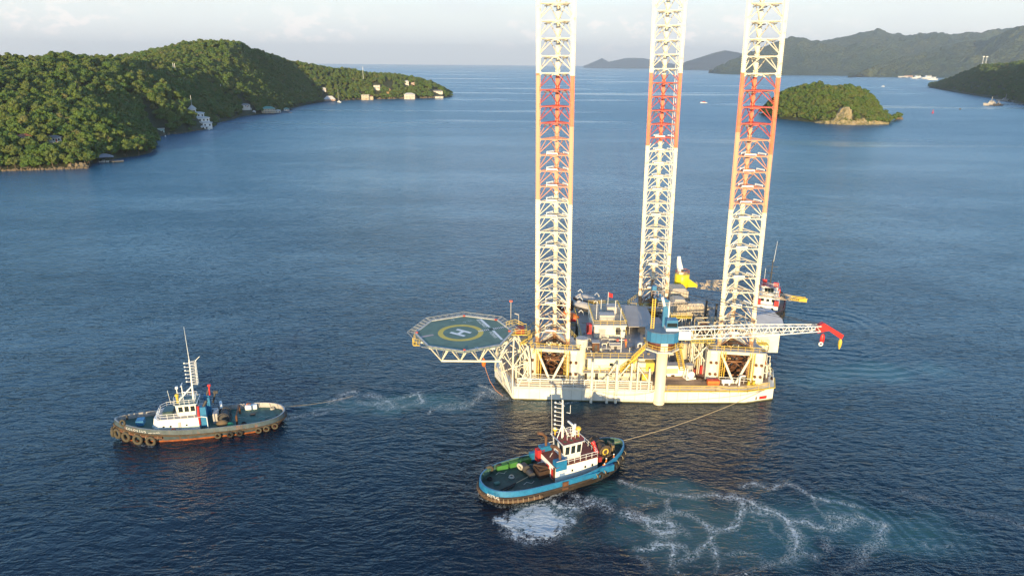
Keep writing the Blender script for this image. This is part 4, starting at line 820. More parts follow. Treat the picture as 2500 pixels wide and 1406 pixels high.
# back half superstructure blocks
R_('machinery_house', MB().bx(40, 56, 158, 192, 4, 8.4), M('machinery house paint', (.62, .55, .44), .6, .1, .3, rust=.12))
R_('machinery_roof', MB().bx(39.6, 56.4, 157.6, 192.4, 8.4, 8.6), grey)
R_('machinery_house', MB().bx(33.6, 39.6, 156.5, 176, 4, 8.), lgrey)
R_('railing', MB().rail([(40, 157.8, 8.6), (56, 157.8, 8.6)], 1.1, 1.8, .05), yellow)
R_('accommodation_aft', MB().prism([(6.5, 170), (16.4, 170), (16.4, 192), (14.5, 192), (8, 180)], 4, 7.4), lgrey)
R_('deck_plate', MB().prism([(6.3, 169.7), (16.5, 169.7), (16.5, 192.3), (14.3, 192.3), (7.7, 180)], 7.4, 7.6), grey)
R_('railing', MB().rail([(14.4, 192.2, 7.6), (7.8, 180, 7.6), (6.4, 170, 7.6), (16, 170, 7.6)], 1.1, 1.8, .05), yellow)
R_('overhanging_module', MB().bx(58.6, 64.6, 158.5, 167, 6.0, 10.9), white)
R_('overhang_platform', MB().bx(56, 61.5, 156.6, 158.4, 8.6, 8.8).rail([(56, 156.7, 8.8), (61.5, 156.7, 8.8)], 1.1, 1.4, .06), yellow)
R_('brace', MB().bar((53.5, 149, 9.3), (58.8, 158.4, 12.5), .22, 6).bar((57.8, 150.5, 4), (57.8, 158, 12.5), .26, 7).bar((58.3, 158.4, 11.3), (58.3, 158.2, 15), .2, 6), white)
mb = MB()
for i in range(5): mb.bx(13 + i * .0, 15.9, 148 + i * 3, 149.8 + i * 3, 4.05, 5.0 + .4 * (i % 3))
R_('deck_boxes', mb, dgrey)

# ---- lattice legs: each slides through the hull
def band(name, stops, rust=.2):
    m = bpy.data.materials.new(name); m.use_nodes = True; t = NT(m.node_tree); b = m.node_tree.nodes['Principled BSDF']
    pos = t.node('ShaderNodeNewGeometry').outputs['Position']; sp_ = t.node('ShaderNodeSeparateXYZ'); t.put(sp_.inputs[0], pos)
    col = t.ramp(t.math('DIVIDE', sp_.outputs[2], 112.), [(z / 112, c) for z, c in stops], 'CONSTANT')
    n = t.noise(pos, .9, 4, .6); n2 = t.noise(pos, 6, 3); col = t.mix(t.maprange(n, .35, .7, 0, .25), col, (.45, .33, .2)) 
    low = t.maprange(sp_.outputs[2], 30, 12, 0, .20); col = t.mix(t.math('MULTIPLY', t.maprange(t.add(n, low), .62, .72), .8), col, t.mix(n2, (.16, .06, .02), (.34, .14, .05)))
    t.put(b.inputs['Base Color'], col); b.inputs['Roughness'].default_value = .5; return m
WC = (.76, .69, .54); RD = (.66, .095, .028); RB = (.45, .03, .025); PO = (.58, .27, .165); PB = (.60, .26, .17); RU = (.20, .085, .035)
def chordm(i, a, b_, c_): return band(f'leg chord paint {i}', [(0, (.5, .36, .2)), (13, WC), (a, PO), (b_, RD), (c_, WC)] if b_ > a else [(0, (.5, .36, .2)), (13, WC), (a, RD), (c_, WC)])
CM = [[chordm(0, 44.3, 69.9, 70.1), chordm(1, 43.6, 59.9, 70.0), chordm(2, 45.2, 60.5, 70.0)], [chordm(3, 52.6, 52.6, 70.3), chordm(4, 52.3, 52.3, 70.3), chordm(5, 53, 53, 70.)], [chordm(6, 42.6, 59., 70.6), chordm(7, 42.3, 54.6, 69.6), chordm(8, 43, 60, 70.)]]
BM = [band('leg brace paint a', [(0, RU), (12.5, WC), (44.2, PB), (59.5, RB), (69.8, WC)]), band('leg brace paint b', [(0, RU), (12.5, WC), (53, RB), (70, WC)]), band('leg brace paint c', [(0, RU), (12.5, WC), (43, PB), (58, RB), (69.8, WC)])]
BAY, ZB, NB = 3.30, 1.2, 30
def chord_mesh():
    mb = MB(); mb.bx(-.27, .27, -.24, .24, 0, 104); mb.bx(-.36, .36, -.06, .06, 0, 104)
    for i in range(int(104 / .36)):
        for s_ in (-1, 1): mb.bx(s_ * .42 - .07, s_ * .42 + .07, -.08, .08, i * .36 + .05, i * .36 + .24)
    return mb
cmesh = chord_mesh().mesh('chord', None)
def vlen(a, b_): return (Vector(b_) - Vector(a)).length
def unitbar(name, r, n=6): return MB().bar((0, 0, 0), (0, 0, 1), r, n).mesh(name, None)
hm_, dm_ = unitbar('horizontal_brace', .125, 7), unitbar('diagonal_brace', .10, 7)
def place(me_, name, a, b_, parent, mat):
    o = bpy.data.objects.new(name, me_); COL.objects.link(o); a, b_ = Vector(a), Vector(b_); d = b_ - a
    o.rotation_mode = 'QUATERNION'; o.rotation_quaternion = d.to_track_quat('Z', 'Y'); o.location = a; o.scale = (1, 1, d.length); o.parent = parent
    o.material_slots[0].link = 'OBJECT'; o.material_slots[0].material = mat; return o
leglab = ['tall red banded lattice leg beside the helideck', 'middle lattice leg furthest back with a single red band', 'tall red banded lattice leg behind the white crane boom']
for li, c in enumerate(LEGC):
    leg = empty('lattice_leg', leglab[li], 'rig leg', (c.x, c.y, 4), 0, 'three lattice legs of the rig'); leg.rotation_euler = (0, rad(-.86), 0)
    cs_, sn_ = math.cos(PHI), math.sin(PHI); Cp = [Vector((x * cs_ - y * sn_, x * sn_ + y * cs_, 0)) for x, y in cst]
    z0 = ZB - 4 + (0 if li == 0 else (.9 if li == 1 else 0.2))
    for k in range(3):
        o = bpy.data.objects.new('chord', cmesh); COL.objects.link(o); o.parent = leg; o.location = Cp[k] + Vector((0, 0, -4.2)); o.rotation_euler.z = PHI if k < 2 else PHI
        o.material_slots[0].link = 'OBJECT'; o.material_slots[0].material = CM[li][k]
    gus = MB(); anod = MB(); anodg = MB(); inn = MB()
    for i in range(NB):
        z = z0 + i * BAY; up = Vector((0, 0, 1)); mids = []
        for k in range(3):
            a, b_ = Cp[k], Cp[(k + 1) % 3]; m_ = (a + b_) / 2; mids.append(m_ + up * z); d = (b_ - a).normalized(); nrm = Vector((d.y, -d.x, 0))
            place(hm_, 'horizontal_brace', a + up * z, b_ + up * z, leg, BM[li])
            if i:
                place(dm_, 'diagonal_brace', m_ + up * (z - .1) - d * .3, a + up * (z - BAY + .25), leg, BM[li]); place(dm_, 'diagonal_brace', m_ + up * (z - .1) + d * .3, b_ + up * (z - BAY + .25), leg, BM[li])
            p0, p1, p2, p3 = m_ - d * .55, m_ + d * .55, m_ + d * .22, m_ - d * .22
            gus._add([p0 + up * (z - .05) + nrm * .04, p1 + up * (z - .05) + nrm * .04, p2 + up * (z - .34) + nrm * .04, p3 + up * (z - .34) + nrm * .04, p0 + up * (z - .05) - nrm * .04, p1 + up * (z - .05) - nrm * .04, p2 + up * (z - .34) - nrm * .04, p3 + up * (z - .34) - nrm * .04], [(0, 1, 2, 3), (7, 6, 5, 4), (0, 3, 7, 4), (1, 5, 6, 2), (3, 2, 6, 7)])
            for e, q in ((1, a), (-1, b_)):
                p = q + d * e * .3; gus._add([p + up * (z + .45), p + d * e * .55 + up * z, p + up * (z - .6), p + up * (z + .45) + nrm * .06, p + d * e * .55 + up * z + nrm * .06, p + up * (z - .6) + nrm * .06], [(0, 1, 2), (5, 4, 3), (0, 3, 4, 1), (1, 4, 5, 2)])
            zw = z + 4; tgt = anod if zw < 56 else anodg
            if zw > 14 and i % (1 if 40 < zw < 56 or zw > 66 else 2) == 0:
                if zw < 56:
                    q0 = a + d * (vlen(a, b_) * (.2 if k else .26)); q1 = q0 + d * 2.3; tgt.beam(q0 + up * (z + .42), q1 + up * (z + .42), .26, .26); tgt.bar(q0 + up * z, q0 + up * (z + .42), .06, 4); tgt.bar(q1 + up * z, q1 + up * (z + .42), .06, 4)
                else:
                    for f_ in (.2, .68): q0 = a + d * (vlen(a, b_) * f_); tgt.beam(q0 + up * (z - .35) - nrm * .5, q0 + d * .85 + up * (z - .45) - nrm * .5, .2, .2)
        for k in range(3): inn.bar(mids[k], mids[(k + 1) % 3], .05, 5)
    def lb(nm, mb_, mat, kind=None):
        o = mb_.build(nm, mat, leg)
        if kind: o['kind'] = kind
    lb('gusset_plates', gus, BM[li], 'stuff'); lb('inner_braces', inn, BM[li], 'stuff'); lb('anodes', anod, white2, 'stuff'); lb('anodes', anodg, M('zinc anode', (.22, .21, .18), .7), 'stuff')
    if li == 1: lb('hose', MB().bar((2.2, -1.2, 0), (2.2, -1.2, 90), .07, 5).bar((2.7, -1.0, 0), (2.7, -1.0, 90), .07, 5), white2)

# ------------------------------------------------------------------ helideck
HZ = 17.6; HC = Vector((-10.1, 140.3, HZ)); hd = empty('helideck', 'green octagonal helideck with yellow ring and white H, jutting over the water', 'helideck', HC)
ang = [rad(4 + 45 * i) for i in range(8)]; V8 = [(10.35 * math.cos(a), 10.35 * math.sin(a)) for a in ang]
MB().prism(V8, -.45, 0).build('deck_plate', helig, hd)
mb = MB()
for a, b_ in zip(V8, V8[1:] + V8[:1]): mb.beam((*a, .05), (*b_, .05), .35, .22)
mb.build('deck_rim', M('weathered rim paint', (.55, .53, .50), .6, .12, 1.), hd)
def flat(name, poly, z, mat): o = sheet(name, poly, z, mat, hd); return o
n = 48; r0, r1 = 3.75, 4.85; cc = (-.75, -.1); me = bpy.data.meshes.new('ring_marking'); me.from_pydata([(cc[0] + r * math.cos(2 * math.pi * i / n), cc[1] + r * math.sin(2 * math.pi * i / n), .006) for i in range(n) for r in (r0, r1)], [], [(2 * i, 2 * i + 1, (2 * i + 3) % (2 * n), (2 * i + 2) % (2 * n)) for i in range(n)]); me.materials.append(helig2)
o = bpy.data.objects.new('ring_marking', me); COL.objects.link(o); o.parent = hd
def rect(cx, cy, w, h, a): ca, sa = math.cos(a), math.sin(a); return [(cx + x * ca - y * sa, cy + x * sa + y * ca) for x, y in ((-w / 2, -h / 2), (w / 2, -h / 2), (w / 2, h / 2), (-w / 2, h / 2))]
ha = rad(-33)
def hp(x, y): return (cc[0] + x * math.cos(ha) - y * math.sin(ha), cc[1] + x * math.sin(ha) + y * math.cos(ha))
Hp = [(-1.9, -1.5), (1.9, -1.5), (1.9, -.7), (.4, -.7), (.4, .7), (1.9, .7), (1.9, 1.5), (-1.9, 1.5), (-1.9, .7), (-.4, .7), (-.4, -.7), (-1.9, -.7)]
flat('letter_h', [hp(*p) for p in Hp], .006, mark_w)
def loc(px, py): v = G(px, py, HZ) - HC; return (v.x, v.y)
def strip(p, q, w, name, mat, z=.006):
    p, q = Vector((*p, 0)), Vector((*q, 0)); d = (q - p).normalized(); s_ = Vector((-d.y, d.x, 0)) * w / 2; flat(name, [tuple(v[:2]) for v in (p - s_, q - s_, q + s_, p + s_)], z, mat)
strip(loc(1173, 779), loc(1195, 798.5), .55, 'line_marking', mark_w); strip(loc(1204, 807), loc(1226, 829), .55, 'line_marking', mark_w)
strip(loc(1021, 824), loc(1058, 817), .7, 'line_marking', M('faded pink marking', (.55, .42, .40), .7))
a0, a1 = Vector((*loc(1167.5, 808.5), 0)), Vector((*loc(1235, 797.5), 0)); dd = (a1 - a0).normalized(); L_ = (a1 - a0).length; s_ = Vector((-dd.y, dd.x, 0)) * .42
flat('dash_backing', [tuple((a0 + dd * k * L_ + e * s_)[:2]) for k, e in ((0, -1), (1, -1), (1, 1), (0, 1))], .003, M('black marking', (.02, .025, .025), .7))
for i in range(15):
    if 5 < i < 8: continue
    k0, k1 = (i + .15) / 15, (i + .62) / 15; flat('dash_marking', [tuple((a0 + dd * k * L_ + e * s_)[:2]) for k, e in ((k0, -1), (k1, -1), (k1, 1), (k0, 1))], .007, mark_w)
pl = Vector((*loc(1226, 829), 0)) - Vector((*loc(1173, 779), 0)); ta = math.atan2(pl.y, pl.x)
off = Vector((-pl.y, pl.x, 0)).normalized() * -1.1
for s0, (x, y), sz in (('BLIZZARD', (1181.5, 788), 1.15), ('FORAX', (1210, 816.5), 1.15)):
    l = loc(x, y); text(None, s0, sz, mark_w, hd, (l[0] + off.x * .5, l[1] + off.y * .5, .006), (0, 0, ta), depth=.002)
l = loc(1142, 785); text(None, '9.3t', 1.5, M('faded marking', (.35, .45, .45), .7), hd, (l[0], l[1], .006), (0, 0, rad(40)), depth=.002)
for s0, (x, y), a in (('15', (1163, 848), rad(20)), ('21', (1105, 781), rad(200)), ('21', (1245, 812), rad(100))): l = loc(x, y); text(None, s0, .9, mark_w, hd, (l[0], l[1], .006), (0, 0, a), depth=.002)
for i in (1, 2, 4, 6, 0): p = (Vector((*V8[i], 0)) * (.97 if i != 0 else .93)); MB().box((p.x, p.y, .2), (.5, .5, .28), ang[i]).build('perimeter_light', M('faded red', (.55, .10, .07), .6), hd)
netm = M('net frame', (.42, .42, .40), .6)
for i in range(8):
    if i == 7: continue
    a, b_ = Vector((*V8[i], .05)), Vector((*V8[(i + 1) % 8], .05)); nrm = Vector((math.cos((ang[i] + ang[i] + .785) / 2), math.sin((ang[i] + ang[i] + .785) / 2), 0)); mb = MB(); hi = nrm * 1.6 + Vector((0, 0, .30)); k = 6
    tg = (b_ - a).normalized() * .6; a2, b2 = a + hi - tg, b_ + hi + tg; mb.bar(a2, b2, .06, 4)
    for j in range(k + 1): mb.bar(a.lerp(b_, j / k), a2.lerp(b2, j / k), .05, 4)
    for j in (2,): mb.bar(a.lerp(a2, j / 5), b_.lerp(b2, j / 5), .02, 3)
    for j in range(12): mb.bar(a.lerp(b_, (j + .5) / 12), a2.lerp(b2, (j + .5) / 12), .018, 3)
    mb.build('safety_net', netm, hd)
# deep truss under the deck and the legs that carry it down to the hull corner
def WP(x, y, z): return Vector((x, y, z)) - HC
trp = M('truss white paint', (.80, .75, .63), .5, .08, .6, rust=.10)
for fy, xs0, xe in ((134.8, -14.5, -2.), (145.5, -14.5, -3.)):
    for dz, nm in ((-4.2, 'bottom_chord'),): MB().bar(WP(xs0, fy, HZ + dz), WP(xe, fy + .0, HZ + dz), .22, 8).build(nm, trp, hd)
    for i in range(4):
        xb = xs0 + (xe - xs0) * (i + .0) / 3.2
        for q in (-1.9, 1.9):
            for yy_ in (-2.2, 1.8): MB().bar(WP(xb, fy, HZ - 4.2), WP(xb + q, fy + yy_, HZ - .6), .13, 6).build('web_member', trp, hd)
for x in (-14.5, -10.4, -6.3, -2.2): MB().bar(WP(x, 134.8, HZ - 4.2), WP(x, 145.5, HZ - 4.2), .14, 6).build('web_member', trp, hd)
for y in (133.5, 136.5, 139.5, 142.5, 145.5): h_ = math.sqrt(max(1, 9.6 ** 2 - (y - 140.3) ** 2)); MB().beam(WP(-10.1 - h_, y, HZ - .75), WP(-10.1 + h_, y, HZ - .75), .25, .5).build('floor_beam', trp, hd)
NO = dict(a0=(.3, 143.9, .6), a1=(.3, 143.7, 8), a2=(.5, 143.2, 15.6), b0=(-3.9, 155.5, 2), b1=(-3.6, 152, 8), b2=(-2.6, 147, 13.6), c0=(4.4, 144.9, 4), c1=(4.2, 144.9, 9), c2=(3.6, 144.6, 12.8), d0=(2.2, 152, 4), d1=(2., 151, 9), d2=(1.4, 149, 13.6), e2=(-2.6, 138.6, 13.4), e1=(-2., 145.5, 6.2), f0=(-1.8, 149.6, 1.2), f2=(-2.9, 142.5, 13.2))
LK = 'a0a1 a1a2 b0b1 b1b2 c0c1 c1c2 d0d1 d1d2 a0c1 a1c0 a1c2 a2c1 b0d1 b1d0 b1d2 b2d1 a0f0 f0b0 f0e1 e1f2 a1e1 e1b1 a0e1 e1e2 a1f2 e2f2 f2b2 a2f2 a2c2 c2d2 d2b2 a1c1 c1d1 d1b1 a2e2 a1b2 f0f2 b0f2 a0e2 c0d1 a2d2 c1d2'.split()
for l in LK: MB().bar(WP(*NO[l[:2]]), WP(*NO[l[2:]]), .19 if l in ('a0a1', 'a1a2', 'c0c1', 'c1c2', 'b0b1', 'b1b2') else .13, 7).build('support_brace', trp, hd)
# yellow access stair platform and the lights
MB().bx(8.6, 13.5, 2.6, 6.5, -1.6, -1.45).rail([(8.6, 2.7, -1.45), (13.4, 2.7, -1.45), (13.4, 6.4, -1.45), (9.2, 6.4, -1.45)], 1.1, 1.1, .07).rail([(8.9, 3.3, .1), (10.8, 5., .1), (12.6, 5.2, -.8)], 1.1, 1., .07).bx(12.1, 13.4, 2.7, 5.5, -3.6, -3.45).rail([(12, 2.5, -4.5), (13.6, 2.5, -3.5), (13.9, 6, -3.4)], 1.2, .8, .08).build('access_platform', yellow, hd)
for k in range(5): MB().rail([(13.6 + k * .28, 2.8, -1.6 - k * 1.15), (14.2 + k * .28, 5, -2.1 - k * 1.15)], 1., .8, .07).build('access_stair', yellow, hd)
MB().bx(10.9, 12.9, 3.2, 5.2, -1.4, -.3).build('foam_monitor_box', dred, hd)
pb = MB().bx(-10.6, -9.4, -2.4, 1.4, -2.2, -2.05).rail([(-10.7, -2.4, -2.05), (-10.7, 1.4, -2.05)], 1.6, .8, .07).rail([(-10.6, -2.5, -2.05), (-9.2, -3, -2.05)], 1.6, .7, .07); pb.build('access_platform', yellow, hd)
thing('windsock_pole', 'thin pole with red lamp head right of the helideck', 'pole', [('pole', MB().bar((0, 0, 0), (0, 0, 5.2), .08, 6), lgrey), ('lamp_head', MB().box((0, 0, 5.3), (.7, .5, .35)), M('faded red', (.55, .10, .07), .6))], AY(1247, 790, 147))
thing('lamp_post', 'short grey lamp post right of the red headed pole by the helideck', 'lamp', [('pole', MB().bar((0, 0, 0), (0, 0, 2.6), .07, 6), lgrey), ('lamp_shade', MB().beam((0, 0, 2.6), (-.9, 0, 2.9), .3, .2), lgrey)], AY(1266, 795, 147))
pts = [AY(1180, 872, 141), AY(1181, 885, 141), AY(1187, 905, 141), AY(1196, 930, 142.5), AY(1210, 952, 143.5), AY(1228, 966, 144)]
hs = tag(MB().path(pts, .07, 5).build('hose', M('orange hose', (.55, .25, .14), .7)), 'slack orange hose hanging from the helideck down to the water', 'hose'); MB().ell(pts[1], (.5, .5, 1.), 8, 6).build('float', orange, hs)

# ------------------------------------------------------------------ cranes
CB = Vector((32.7, 143.0, 13.5)); cr_ = empty('pedestal_crane', 'blue pedestal crane with white lattice boom and red tip over the near deck edge', 'crane', CB)
def C_(nm, mb_, mat): return mb_.build(nm, mat, cr_)
o8 = lambda r, a=.39: [(r * math.cos(a + i * math.pi / 4), r * math.sin(a + i * math.pi / 4)) for i in range(8)]
C_('platform', MB().prism(o8(3.9), .0, .25), lwhite)
rr_ = [(*p, .25) for p in o8(3.8)]; C_('railing', MB().rail(rr_ + rr_[:1], 1.15, 1.2, .07), yellow)
C_('slew_ring', MB().lathe((0, 0, 0), [(2.9, .3), (2.9, 1.9), (2.6, 2.2)], 18), M('slew ring brown', (.17, .05, .03), .7, .2, 1.)); C_('slew_post', MB().bx(-.75, .75, -3.0, -2.5, .3, 2.2), white)
hs8 = [(-3.5, -1.3), (-2.9, -2.5), (-.9, -3.3), (1.9, -3.2), (3.1, -2.3), (3.4, 0), (2.6, 2.8), (-2.6, 2.8), (-3.5, 1.2)]
C_('machinery_house', MB().prism(hs8, 2.1, 4.3), blue)
for a, b_ in zip(hs8, hs8[1:4]):
    for f_ in (.0, .5):
        p = Vector((*a, 0)).lerp(Vector((*b_, 0)), f_); C_('panel_seam', MB().bx(p.x - .04, p.x + .04, p.y - .05, p.y + .05, 2.15, 4.28), M('blue seam', (.03, .16, .33), .5))
C_('house_roof', MB().prism([(x * .97, y * .97) for x, y in hs8], 4.3, 4.42), M('grey blue roof', (.12, .20, .28), .6))
C_('cab', MB().bx(.5, 2.9, -1.4, .6, 5.0, 6.7), blue); C_('cab_window', MB().bx(.62, 2.78, -1.46, -1.38, 5.2, 6.1), glass); C_('winch_cover', MB().bx(.4, 3.1, -1.8, .8, 4.42, 4.98), white2)
C_('mast', MB().bx(.05, 1.15, .8, 1.8, 4.4, 10.4).bar((.5, 1.2, 10.4), (-1.9, 2.3, 12.6), .18, 6), blue)
C_('mast_edge', MB().bx(1.15, 1.4, .75, 1.8, 4.4, 10.2), white2)
C_('mast_head', MB().bx(-2.4, -1.5, 1.8, 2.8, 12.4, 13.3).bx(-1.1, .8, .9, 2.4, 10.4, 10.6), blue)
C_('exhaust', MB().bar((.1, .4, 9.4), (-.5, .2, 11.4), .32, 9), white2)
C_('railing', MB().rail([(-1.3, .3, 9.0), (1.9, .3, 9.0), (1.9, 2.3, 9.0)], 1.1, 1.1, .06).rail([(-2.6, 1.4, 11.3), (-.4, 1.4, 11.3)], 1.1, .8, .06), M('pinkish rail', (.6, .48, .42), .6))
lad = MB()
for e in (-.9, -.3): lad.bar((-1.7 + e, -.2, 4.4), (-1.7 + e, -.2, 11.2), .12, 4)
for i in range(17): lad.bar((-2.6, -.2, 4.5 + i * .4), (-2.0, -.2, 4.5 + i * .4), .06, 4)
C_('ladder', lad, yellow)
Bs, Be = Vector((2.6, -.2, 3.3)), Vector((34.1, .2, 4.7))
mb = MB(); n = 30
def bc(i, x, y):
    t_ = i / n; w = 1.0 * (1 - .35 * max(0, t_ - .6) / .4) * min(1, .75 + t_ * 4); h = 1.05 * (1 - .45 * max(0, t_ - .5) / .5); p = Bs.lerp(Be, t_); return Vector((p.x, p.y + x * w, p.z + y * h))
K4 = ((-1, -1), (1, -1), (1, 1), (-1, 1))
for k in range(4):
    ch = MB(); ch.path([bc(i, *K4[k]) for i in range(n + 1)], .11, 6); C_('boom_chord', ch, white2)
for i in range(n):
    w_ = MB()
    for k in range(4):
        j = (k + 1) % 4; a, b_ = (k, j) if i % 2 else (j, k); w_.bar(bc(i, *K4[a]), bc(i + 1, *K4[b_]), .055, 4)
        if i % 4 == 0: w_.bar(bc(i, *K4[k]), bc(i, *K4[j]), .06, 4)
    C_('boom_lacing', w_, white2)
C_('boom_foot', MB().bx(2.8, 6.0, -1.25, -.9, 2.2, 4.1).bx(2.4, 3.2, -1.1, 1.0, 2.3, 4.0), white2)
tip = MB(); t0 = Be
tip._add([t0 + Vector(v) for v in ((-.6, -.6, -1.0), (1.8, -.6, -.4), (4.9, -.45, -2.5), (5.3, -.45, -1.5), (.6, -.6, 1.3), (-.4, -.6, .8), (-.6, .6, -1.0), (1.8, .6, -.4), (4.9, .45, -2.5), (5.3, .45, -1.5), (.6, .6, 1.3), (-.4, .6, .8))], [(0, 1, 2, 3, 4, 5), (11, 10, 9, 8, 7, 6), (0, 6, 7, 1), (1, 7, 8, 2), (2, 8, 9, 3), (3, 9, 10, 4), (4, 10, 11, 5), (5, 11, 6, 0)])
C_('boom_tip', tip, red)
C_('hook_block', MB().ell(t0 + Vector((.9, 0, -2.5)), (.55, .35, 1.25), 10, 8), red); C_('sheave', MB().torus(t0 + Vector((.6, -.3, -3.6)), (0, 1, 0), .38, .16, 12, 5), white2); C_('hook_block', MB().lathe(t0 + Vector((4.9, 0, -4.3)), [(.1, -.6), (.35, .2), (.42, 1.2), (.2, 1.8)], 10), yellow)
C_('pendant_line', MB().bar((-1.8, 1.9, 13.1), t0 + Vector((-.2, -.4, 1.0)), .06, 4), black); C_('pendant_line', MB().bar((-1.7, 2.6, 12.9), t0 + Vector((-.2, .4, .8)), .06, 4), black); C_('pendant_line', MB().bar((-1.2, 2.0, 12.2), t0 + Vector((-.4, 0, .6)), .045, 4), black)
# rear yellow crane
YB = AY(1663, 700, 186.5); yc = empty('pedestal_crane', 'yellow pedestal crane with white jib post and long lattice boom at the far deck side', 'crane', (YB.x, YB.y, 4))
z = YB.z - 4
MB().lathe((0, 0, 0), [(1.5, 0), (1.5, z - .8), (2., z)], 14).build('pedestal', dgrey, yc); MB().lathe((0, 0, z), [(1.7, 0), (2.0, .3), (2.0, 3.6), (1.8, 3.8)], 20).build('machinery_drum', syellow, yc)
MB()._add([(.6, -1.2, z + 3.3), (4.2, -.8, z + .8), (4.2, .8, z + .8), (.6, 1.2, z + 3.3), (.6, -1.2, z + .3), (4.4, -.8, z + .2), (4.4, .8, z + .2), (.6, 1.2, z + .3)], [(0, 1, 2, 3), (4, 7, 6, 5), (0, 4, 5, 1), (1, 5, 6, 2), (2, 6, 7, 3)]).build('boom_foot', syellow, yc)
MB().bar((-.3, 0, z + 3.6), (-1.1, 0, z + 6.8), .95, 10, .75).bar((-1.1, 0, z + 6.8), (-1.3, 0, z + 8.7), .72, 10, .45).build('jib_post', white2, yc)
MB().bx(-.6, .1, -1., -.9, z + 4.4, z + 5.2).build('cab_window', dgrey, yc)
MB().rail([(1.9 * math.cos(a), 1.9 * math.sin(a), z + 3.8) for a in [i * .785 for i in range(9)]], .9, 1., .06).build('railing', orange, yc)
e_ = AY(1968, 732, 187.5) - Vector((YB.x, YB.y, 4)); s0_ = Vector((4, 0, z + .5)); mid_ = s0_.lerp(e_, .86)
MB().truss(s0_, mid_, 1.3, 1.2, 22, .10, .05).build('boom_lattice', M('weathered boom paint', (.66, .52, .36), .6, .1, 1., rust=.1), yc); MB().truss(mid_, e_, 1.2, .9, 5, .12, .06).beam(e_ - Vector((2.2, 0, 0)), e_, 1.2, .8).build('boom_tip', yellow, yc)
MB().truss(s0_ + Vector((3, 0, .8)), s0_ + Vector((9, 0, 1.1)), .9, .8, 5, .07, .04).build('walkway_frame', M('weathered boom paint', (.66, .52, .36)), yc)

# ------------------------------------------------------------------ people
def person(label, p, rz, cm_, pose='stand', hel=white2):
    J = dict(pel=(0, 0, .92), sp=(0, .02, 1.15), ch=(0, 0, 1.38), nk=(0, 0, 1.52), hd=(0, .02, 1.68), lh=(.10, 0, .88), lk=(.12, .05, .48), la=(.12, 0, .10), lt=(.12, .16, .05), rh=(-.10, 0, .88), rk=(-.12, .12, .50), ra=(-.13, -.08, .10), rt=(-.13, .08, .05),
             ls=(.19, 0, 1.42), le=(.26, .06, 1.14), lw=(.24, .26, .98), lf=(.23, .34, .95), rs=(-.19, 0, 1.42), re=(-.27, .02, 1.13), rw=(-.25, .20, .95), rf=(-.24, .28, .92))
    if pose == 'bend':
        for k in ('sp', 'ch', 'nk', 'hd', 'ls', 'le', 'lw', 'lf', 'rs', 're', 'rw', 'rf'): x, y, z = J[k]; J[k] = (x, y + (z - .92) * .55, .92 + (z - .92) * .85)
    Rr = dict(pel=.15, sp=.14, ch=.17, nk=.07, hd=.115, lh=.10, lk=.065, la=.05, lt=.045, rh=.10, rk=.065, ra=.05, rt=.045, ls=.07, le=.05, lw=.038, lf=.03, rs=.07, re=.05, rw=.038, rf=.03)
    E_ = 'pel sp,sp ch,ch nk,nk hd,pel lh,lh lk,lk la,la lt,pel rh,rh rk,rk ra,ra rt,ch ls,ls le,le lw,lw lf,ch rs,rs re,re rw,rw rf'.split(','); ks = list(J)
    me_ = bpy.data.meshes.new('body'); me_.from_pydata([J[k] for k in ks], [tuple(ks.index(a) for a in e.split()) for e in E_], [])
    o = bpy.data.objects.new('person', me_); COL.objects.link(o); sk = o.modifiers.new('skin', 'SKIN')
    for i, k in enumerate(ks): me_.skin_vertices[0].data[i].radius = (Rr[k], Rr[k]); me_.skin_vertices[0].data[i].use_root = (k == 'pel')
    o.modifiers.new('sub', 'SUBSURF').levels = 1; me_.materials.append(cm_); o.location = p; o.rotation_euler.z = rz; tag(o, label, 'person'); h = J['hd']
    MB().ell((h[0], h[1], h[2] + .07), (.14, .16, .11), 8, 6).build('helmet', hel, o); MB().ell((h[0], h[1] + .06, h[2] - .02), (.09, .08, .11), 8, 6).build('face', skin_m, o)
    return o
oran = M('orange coverall', (.80, .25, .04), .8)
person('worker in orange coverall standing on the grey roof deck of the rig', G(1528, 848, 9.63), .4, oran)

# ------------------------------------------------------------------ things standing on the rig
p = Vector((23.6, 158.2, 9.63)); dh = empty('deckhouse', 'white deckhouse with railed roof on the grey roof deck', 'deckhouse', p)
MB().bx(-3.7, 3.7, 0, 15, 0, 3.0).build('wall', white, dh); MB().bx(-4, 4, -.3, 15.3, 3.0, 3.25).build('roof', white, dh); sheet('roof_cover', [(-3.8, 0), (3.8, 0), (3.8, 15), (-3.8, 15)], 3.254, M('tan roof', (.50, .42, .32), .8, .15, .8), dh)
MB().rail([(-3.9, -.2, 3.25), (3.9, -.2, 3.25), (3.9, 15, 3.25), (-3.9, 15, 3.25), (-3.9, -.2, 3.25)], 1.1, 1.6, .06).build('railing', yellow, dh)
MB().bx(-2.7, -1.1, -.06, .0, .1, 2.2).build('door', lgrey, dh); MB().bx(1.4, 2.4, -.35, 0, .9, 2.6).build('ventilator', dgrey, dh)
for y in (2, 5, 11): MB().bx(-3.76, -3.69, y, y + .9, 1.2, 2.1).build('window', glass, dh)
MB().bx(-2.2, 1.4, 3, 5.5, 3.25, 4.6).bx(.2, 2.6, 8, 11, 3.25, 5).build('roof_unit', lgrey, dh)
for x, y, h in ((-2.9, 4, 4.6), (-1.2, 9, 3.4), (2.9, 3, 3.2), (2, 6.5, 4)): MB().bar((x, y, 3.25), (x, y, 3.25 + h), .07, 5).build('antenna', white2, dh)
MB().bar((.6, 10, 3.2), (.6, 10, 8.3), .06, 5).build('flagpole', white2, dh)
fl = MB()
